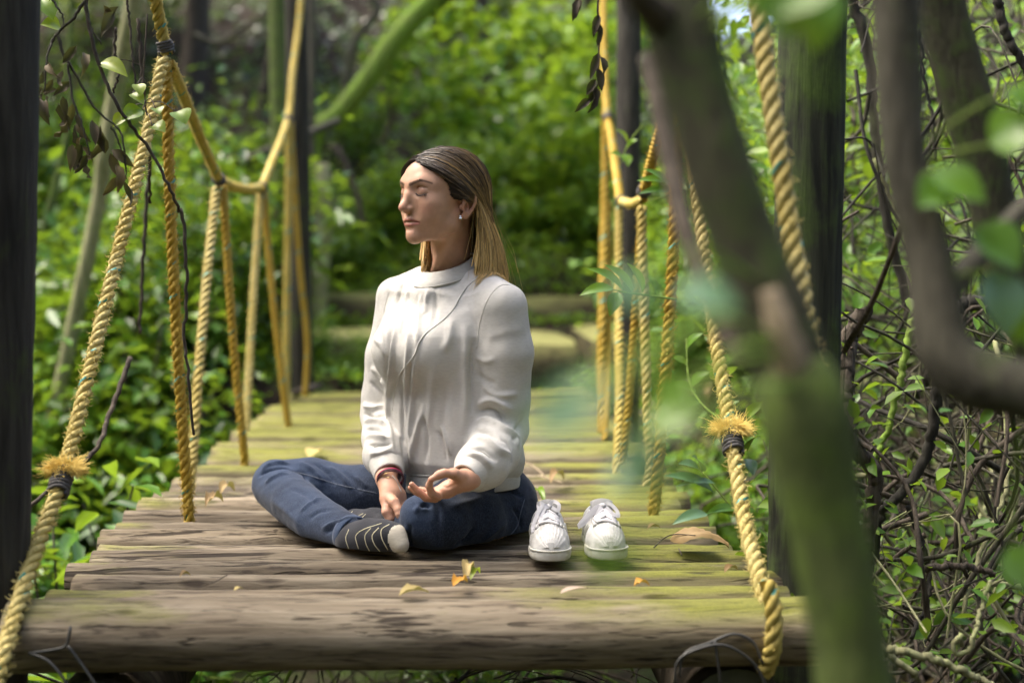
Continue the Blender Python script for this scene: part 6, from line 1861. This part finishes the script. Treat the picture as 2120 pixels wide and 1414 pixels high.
# leafy shoots between the right ropes
for i, (stem, lv, lab) in enumerate([
        ([(1500, 300, 3.7), (1440, 350, 3.68), (1390, 400, 3.66), (1345, 415, 3.66)], [((1400, 385), (1318, 375)), ((1410, 400), (1322, 402)), ((1395, 395), (1330, 350)), ((1425, 365), (1480, 380)), ((1430, 370), (1470, 340)), ((1440, 400), (1485, 430))], 'leafy shoot crossing the second right knot'),
        ([(1400, 620, 3.3), (1330, 610, 3.28), (1270, 600, 3.26), (1235, 585, 3.26)], [((1290, 600), (1215, 556)), ((1270, 598), (1200, 612)), ((1280, 605), (1262, 655)), ((1310, 605), (1250, 548)), ((1330, 608), (1298, 545))], 'leafy shoot in front of the far right ropes'),
        ([(1330, 260, 4.4), (1300, 300, 4.4), (1285, 340, 4.4)], [((1300, 300), (1275, 268)), ((1296, 310), (1320, 290)), ((1290, 330), (1262, 318)), ((1295, 320), (1300, 345))], 'small yellow green shoot beside the fourth right rope'),
        ([(1560, 900, 3.4), (1480, 860, 3.5), (1430, 800, 3.6), (1420, 700, 3.7)], [((1480, 860), (1530, 830)), ((1450, 830), (1400, 850)), ((1430, 800), (1470, 770)), ((1425, 760), (1390, 740)), ((1420, 720), (1455, 690)), ((1440, 810), (1380, 800)), ((1500, 870), (1540, 880))], 'leafy shoot behind the right tuft')]):
    o = empty('leafy_shoot', W(*stem[0])); tag(o, lab, 'shoot', 'leafy shoots at the right ropes')
    twig(o, [W(*q) for q in stem], (0.003, 0.0015), 'bark_green', 'stem')
    Y = stem[-1][2]
    for a, b in lv:
        blade_obj('leaf', o, 'leaf_near', 0.15 + 0.5 * float(g.random()) + (0.3 if i == 2 else 0), W(*a, Y), W(*b, Y - 0.03), 0.034, nrm=(0.1, -0.6, 0.75), curl=0.1, fold=0.15, seed=int(b[0]))

def petiole(parent, base, anchors, r=0.0016):
    A = np.array(anchors); q = A[np.argmin(np.linalg.norm(A - base, axis=1))]
    mid = (base + q) / 2 + np.array([0, 0, 0.04 * np.linalg.norm(q - base)])
    twig(parent, [q, mid, base], (r * 1.6, r), 'bark_green', 'twig', 14, 5)


# ------------------------------------------------------------------ near right: blurred sapling stems
sap = empty('sapling', W(1770, 1600, 1.30)); tag(sap, 'mossy green forked sapling, out of focus in the right foreground', 'sapling')
put('trunk', trunk('trunk', [W(1795, 1640, 1.28), W(1760, 1330, 1.28), W(1712, 1080, 1.28), W(1665, 860, 1.28), W(1640, 760, 1.29)], [0.040, 0.037, 0.036, 0.040, 0.034], 'bark_mossgreen', 16, 40, 0.01, 3, 0.04), sap)
put('branch', trunk('branch', [W(1650, 800, 1.29), W(1590, 640, 1.30), W(1530, 470, 1.31), W(1470, 280, 1.32), W(1420, 90, 1.33), W(1370, -120, 1.35)], [0.034, 0.036, 0.034, 0.034, 0.034, 0.033], 'bark_mossy', 16, 40, 0.01, 4, 0.05), sap)
put('branch', trunk('branch', [W(1400, 60, 1.33), W(1340, 10, 1.30), W(1290, -60, 1.28)], [0.022, 0.016, 0.012], 'bark_brown', 10, 20, 0.01, 5, 0.05), sap)
stub = put('stub', trunk('stub', [W(1655, 800, 1.270), W(1622, 700, 1.262), W(1592, 600, 1.262)], [0.018, 0.015, 0.009], 'cut_wood', 12, 16, 0.01, 6, 0.05), sap)
put('branch', trunk('branch', [W(1560, 760, 1.31), W(1480, 640, 1.36), W(1420, 480, 1.42), W(1385, 330, 1.48), W(1340, 120, 1.55)], [0.014, 0.012, 0.011, 0.010, 0.009], 'bark_brown', 10, 30, 0.01, 7, 0.05), sap)
for (a, b, w_, r_, m_, Y) in [((1230, 840), (1080, 900), 0.026, 0.5, 'leaf_teal', 0.62), ((1340, 870), (1460, 850), 0.040, 0.55, 'leaf_near', 1.0), ((1400, 600), (1530, 640), 0.030, 1.0, 'leaf_teal', 0.95), ((1270, 580), (1350, 640), 0.022, 0.6, 'leaf_teal', 0.8), ((1310, 900), (1330, 1040), 0.022, 0.6, 'leaf_teal', 0.72),
                             ((1560, -60), (1640, 90), 0.060, 0.4, 'leaf_near', 1.20), ((1700, -70), (1590, 40), 0.060, 0.6, 'leaf_near', 1.20), ((1680, -40), (1690, 110), 0.05, 0.3, 'leaf_near', 1.25), ((1290, 1150), (1200, 1170), 0.012, 0.6, 'leaf_near', 0.6), ((1420, 790), (1360, 850), 0.035, 0.5, 'leaf_near', 1.05), ((1260, 980), (1330, 1010), 0.024, 0.6, 'leaf_teal', 0.8), ((1160, 830), (1260, 800), 0.016, 0.4, 'leaf_teal', 0.6)]:
    petiole(sap, W(*a, Y), catmull([W(1650, 800, 1.29), W(1590, 640, 1.30), W(1530, 470, 1.31), W(1470, 280, 1.32), W(1420, 90, 1.33), W(1370, -120, 1.35)], 30))
    blade_obj('leaf', sap, m_, r_, W(*a, Y), W(*b, Y - 0.01), w_, nrm=(0.1, -0.8, 0.6), curl=0.08, fold=0.12, seed=int(b[0]) + 7)

st2 = empty('slender_tree', W(1990, 1600, 1.5)); tag(st2, 'blurred grey brown stem with thick side limb at the right edge', 'tree')
put('trunk', trunk('trunk', [W(1850, -150, 1.55), W(1858, 120, 1.55), W(1872, 330, 1.54), W(1910, 480, 1.53), W(1935, 600, 1.52), W(1955, 720, 1.51), W(2010, 780, 1.50), W(2120, 810, 1.48), W(2260, 860, 1.46)], [0.027, 0.027, 0.026, 0.025, 0.027, 0.031, 0.034, 0.030, 0.028], 'bark_grey', 14, 60, 0.01, 9, 0.05), st2)
put('branch', trunk('branch', [W(1940, 640, 1.53), W(2000, 560, 1.56), W(2080, 470, 1.6), W(2180, 380, 1.65)], [0.014, 0.013, 0.012, 0.012], 'bark_grey', 10, 24, 0.01, 10, 0.05), st2)
for (a, b, w_, r_, m_) in [((2020, 470), (2110, 560), 0.06, 0.4, 'leaf_near'), ((2050, 300), (2150, 250), 0.06, 0.5, 'leaf_near'), ((2090, 1130), (2150, 1230), 0.07, 0.5, 'leaf_near'), ((1960, 380), (1900, 430), 0.045, 0.4, 'leaf_near'), ((2060, 560), (2080, 700), 0.055, 0.9, 'leaf_teal'), ((2100, 700), (2160, 640), 0.05, 0.4, 'leaf_near'), ((1930, 360), (2040, 420), 0.05, 0.5, 'leaf_near'), ((2100, 180), (2150, 240), 0.05, 0.45, 'leaf_near')]:
    petiole(st2, W(*a, 1.5), catmull([W(1872, 330, 1.54), W(1910, 480, 1.53), W(1935, 600, 1.52), W(1955, 720, 1.51), W(2010, 780, 1.50), W(2120, 810, 1.48)], 30))
    blade_obj('leaf', st2, m_, r_, W(*a, 1.5), W(*b, 1.48), w_, nrm=(0.1, -0.8, 0.6), curl=0.08, fold=0.12, seed=int(b[0]) + 9)
st3 = empty('leaning_limb', W(2080, 700, 2.2)); tag(st3, 'smooth olive limb leaning down from the top right corner', 'branch')
put('limb', trunk('limb', [W(1920, -120, 2.2), W(1955, 40, 2.2), W(1998, 190, 2.2), W(2035, 330, 2.2), W(2060, 460, 2.2), W(2100, 620, 2.2), W(2170, 800, 2.2)], [0.038, 0.038, 0.038, 0.036, 0.034, 0.030, 0.026], 'bark_mossy', 14, 40, 0.01, 12, 0.04), st3)

# ------------------------------------------------------------------ thicket on the right: named stems, then the tangle
for i, (pts, r, mat, lab) in enumerate([
        ([(1945, 760, 3.0), (1935, 860, 3.0), (1910, 960, 3.0), (1860, 1030, 3.0), (1825, 1060, 3.0), (1810, 1150, 3.0)], 0.013, 'post_dark', 'black bent branch hanging in the right thicket'),
        ([(1890, 660, 3.2), (1865, 780, 3.2), (1840, 880, 3.2), (1810, 950, 3.2)], 0.009, 'bark_green', 'green vine stem left of the black branch'),
        ([(1730, 860, 2.9), (1770, 930, 2.9), (1810, 980, 2.9), (1800, 1080, 2.9), (1790, 1200, 2.9)], 0.018, 'bark_brown', 'forked brown stem right of the mossy post'),
        ([(1790, 640, 3.0), (1760, 700, 3.0), (1750, 800, 2.95), (1760, 900, 2.9)], 0.020, 'bark_brown', 'stout brown stem close behind the mossy post'),
        ([(1980, 632, 3.6), (2030, 628, 3.6), (2080, 640, 3.6), (2160, 650, 3.6)], 0.022, 'post_dark', 'black mossy log end at the right edge'),
        ([(1750, -40, 3.8), (1800, 120, 3.8), (1815, 300, 3.8), (1840, 470, 3.8), (1880, 640, 3.8)], 0.016, 'post_dark', 'dark lichen-spotted stem right of the mossy post'),
        ([(1810, 330, 3.75), (1850, 420, 3.75), (1900, 560, 3.75)], 0.007, 'bark_pale', 'pale peeling stem beside the lichen-spotted one'),
        ([(2060, -30, 3.4), (2080, 60, 3.4), (2110, 120, 3.4), (2150, 200, 3.4)], 0.012, 'post_dark', 'black branch in the top right corner'),
        ([(1900, 60, 3.6), (1912, 160, 3.6), (1930, 240, 3.6), (1936, 330, 3.6)], 0.005, 'post_dark', 'thin black vine between the blurred stems'),
        ([(2060, 700, 3.3), (2080, 850, 3.2), (2085, 1000, 3.1), (2040, 1120, 3.0), (2000, 1240, 2.9), (1992, 1340, 2.9)], 0.006, 'bark_pale', 'long pale curling vine down the right side'),
        ([(1985, 790, 3.4), (2000, 900, 3.3), (2030, 1010, 3.2), (2060, 1080, 3.2)], 0.006, 'bark_grey', 'grey straight twig in the right thicket'),
        ([(1900, 1180, 2.8), (1990, 1170, 2.8), (2060, 1190, 2.8)], 0.008, 'bark_brown', 'reddish dead frond lying in the right thicket'),
        ([(1880, 1050, 3.0), (1910, 1130, 3.0), (1925, 1220, 2.95), (1890, 1320, 2.9)], 0.006, 'post_dark', 'thin black twig at lower right'),
        ([(1840, 1340, 2.6), (1950, 1370, 2.6), (2060, 1420, 2.6)], 0.008, 'bark_pale', 'straw coloured stem along the lower right'),
        ([(1700, 1280, 2.7), (1780, 1310, 2.7), (1900, 1400, 2.7)], 0.008, 'bark_pale', 'straw coloured stem beside the sapling foot'),
        ([(1990, 1310, 2.6), (1975, 1330, 2.6), (1985, 1352, 2.6), (2005, 1345, 2.6), (2020, 1300, 2.6), (2050, 1200, 2.65)], 0.005, 'bark_pale', 'curled tendril at lower right')]):
    o = empty('vine', W(*pts[-1])); tag(o, lab, 'vine', 'climbing stems')
    twig(o, [W(*q) for q in pts], (r, r * 0.8), mat, 'stem', 40, 7, 0.002, 200 + i)


def tangle(n, seed, box, Yr, lr, rr, mats, name, label, zmax=9, xmin=-9):
    """hundreds of thin curving twigs nobody could count"""
    g = np.random.default_rng(seed)
    mb = MB()
    for q in range(n):
        px = box[0] + (box[1] - box[0]) * g.random(); py = box[2] + (box[3] - box[2]) * g.random(); Y = Yr[0] + (Yr[1] - Yr[0]) * g.random()
        c = W(px, py, Y); L = lr[0] + (lr[1] - lr[0]) * g.random()
        d = unit(np.array([g.normal(), g.normal() * 0.5, g.normal() * 1.0])); d2 = unit(d + g.normal(size=3) * 0.7); d3 = unit(d2 + g.normal(size=3) * 0.8)
        P = catmull([c, c + d * L * 0.33, c + (d + d2) * L * 0.33, c + (d + d2 + d3) * L * 0.33], 14)
        P[:, 2] = np.maximum(P[:, 2], ground_z(P[:, 0], P[:, 1]) + 0.01)
        P[:, 2] = np.minimum(P[:, 2], zmax + 0.04 * np.sin(P[:, 0] * 9)); P[:, 0] = np.maximum(P[:, 0], xmin)
        r = rr[0] + (rr[1] - rr[0]) * g.random() ** 2
        V, F = tube(P, np.linspace(r, r * 0.5, 14), 5, False)
        mb.add(V, F[0], int(g.integers(len(mats))))
    return tag(add(name, mb.mesh(name, [MAT[m_] for m_ in mats])), label, 'twigs', kind='stuff')


tangle(420, 71, (1740, 2200, -40, 760), (3.4, 6.5), (0.25, 0.8), (0.002, 0.008), ['post_dark', 'bark_brown', 'bark_grey', 'post_dark'], 'twig_tangle', 'mesh of fine dark twigs against the bright leaves at right', xmin=0.78)
tangle(560, 72, (1720, 2250, 650, 1480), (2.8, 5.2), (0.3, 0.9), (0.002, 0.009), ['bark_brown', 'bark_pale', 'bark_grey', 'post_dark', 'bark_brown', 'bark_grey'], 'vine_tangle', 'tangle of dead vines and sticks on the right bank', xmin=0.78)
tangle(120, 73, (150, 1500, 1370, 1500), (2.9, 4.5), (0.3, 0.8), (0.002, 0.006), ['bark_brown', 'bark_green', 'post_dark'], 'under_deck_twigs', 'dark twigs in the shade below the deck', zmax=-0.35)
# bright leaves glowing between the right-hand stems
g = np.random.default_rng(91)
def leaf_fill(n, box, Yr, L0, L1, mat, name, label, seed, tone=0.6, wid=0.55):
    g = np.random.default_rng(seed)
    cl = [(box[0] + (box[1] - box[0]) * g.random(), box[2] + (box[3] - box[2]) * g.random(), Yr[0] + (Yr[1] - Yr[0]) * g.random()) for _ in range(max(8, n // 40))]
    P = np.array([W(*cl[int(g.integers(len(cl)))]) for _ in range(n)]) + g.normal(size=(n, 3)) * 0.14
    D = np.stack([g.normal(size=n), g.normal(size=n), g.normal(size=n) * 0.5 - 0.3], 1); N = np.stack([g.normal(size=n) * 0.6, g.normal(size=n) * 0.6 - 0.3, np.ones(n)], 1)
    V, F, A = leaf_cloud(P, D, N, L0 + (L1 - L0) * g.random(n), wid, np.clip(tone + 0.3 * g.normal(size=n), 0, 1), 0)
    return tag(add(name, mesh_np(name, V, F, MAT[mat], True, None, {'rnd': A})), label, 'foliage', kind='stuff')
leaf_fill(6500, (1480, 2250, -80, 640), (4.0, 8.5), 0.035, 0.085, 'leaf_bright', 'backlit_foliage', 'bright foliage behind the right-hand stems', 92, 0.65)
leaf_fill(700, (1720, 2200, 620, 1420), (2.8, 4.5), 0.03, 0.06, 'leaf_bright', 'thicket_leaves', 'scattered small green leaves in the right thicket', 93, 0.6)
# every shrub gets a label of its own: look, landmark, and its rank counted from the viewer
ORD = ['nearest', 'second nearest', 'third nearest', 'fourth nearest', 'fifth nearest', 'sixth nearest', 'seventh nearest', 'eighth nearest', 'ninth nearest', 'tenth nearest', 'eleventh nearest', 'twelfth nearest', 'thirteenth nearest', 'fourteenth nearest', 'fifteenth nearest', 'sixteenth nearest'] + ['number %d' % k_ for k_ in range(17, 60)]
MARKS = {'undergrowth shrubs left of the bridge': ('glossy green shrub', [(-60, 'hidden beyond the left post'), (90, 'just right of the left post'), (230, 'behind the long pale rope'), (370, 'behind the golden left rope'), (460, 'behind the second left hangers'), (540, 'behind the third left hangers'), (640, 'beside the far left post')]),
         'shrubs beside the steps': ('bright green shrub', [(640, 'left of the stone steps'), (860, 'on the bank left of her head'), (1060, 'above the steps behind her back'), (1250, 'right of the stone steps')]),
         'shrubs on the far bank': ('dark green shrub', [(560, 'on the bank left of the green trunk'), (800, 'on the bank left of her face'), (1000, 'on the bank above her head'), (1180, 'on the bank left of the right ropes'), (1400, 'on the bank behind the right ropes')]),
         'thicket shrubs right of the bridge': ('leafy green shrub', [(1350, 'behind the right ropes'), (1550, 'behind the blurred sapling'), (1780, 'right of the mossy post'), (1950, 'behind the grey blurred stem'), (2100, 'at the right edge of the thicket')]),
         'shrubs under the deck': ('small dark shrub', [(900, 'in the shade under the deck')])}
from collections import defaultdict
bk = defaultdict(list)
for o in list(COL.objects):
    if o.parent is None and o.get('category') == 'shrub' and o.get('group') in MARKS:
        look, mk = MARKS[o['group']]
        px = proj(np.array([[o.location.x, o.location.y, o.location.z + 0.5]]))[0][0]
        bk[(o['group'], look, min(mk, key=lambda q: abs(q[0] - px))[1])].append(o)
for (gr, look, where), L in bk.items():
    for k, o in enumerate(sorted(L, key=lambda q: q.location.y)):
        o['label'] = look + ' ' + where + (', ' + ORD[min(k, len(ORD) - 1)] + ' of its row' if len(L) > 1 else '')
print('forest built', round(time.time() - T0, 1))
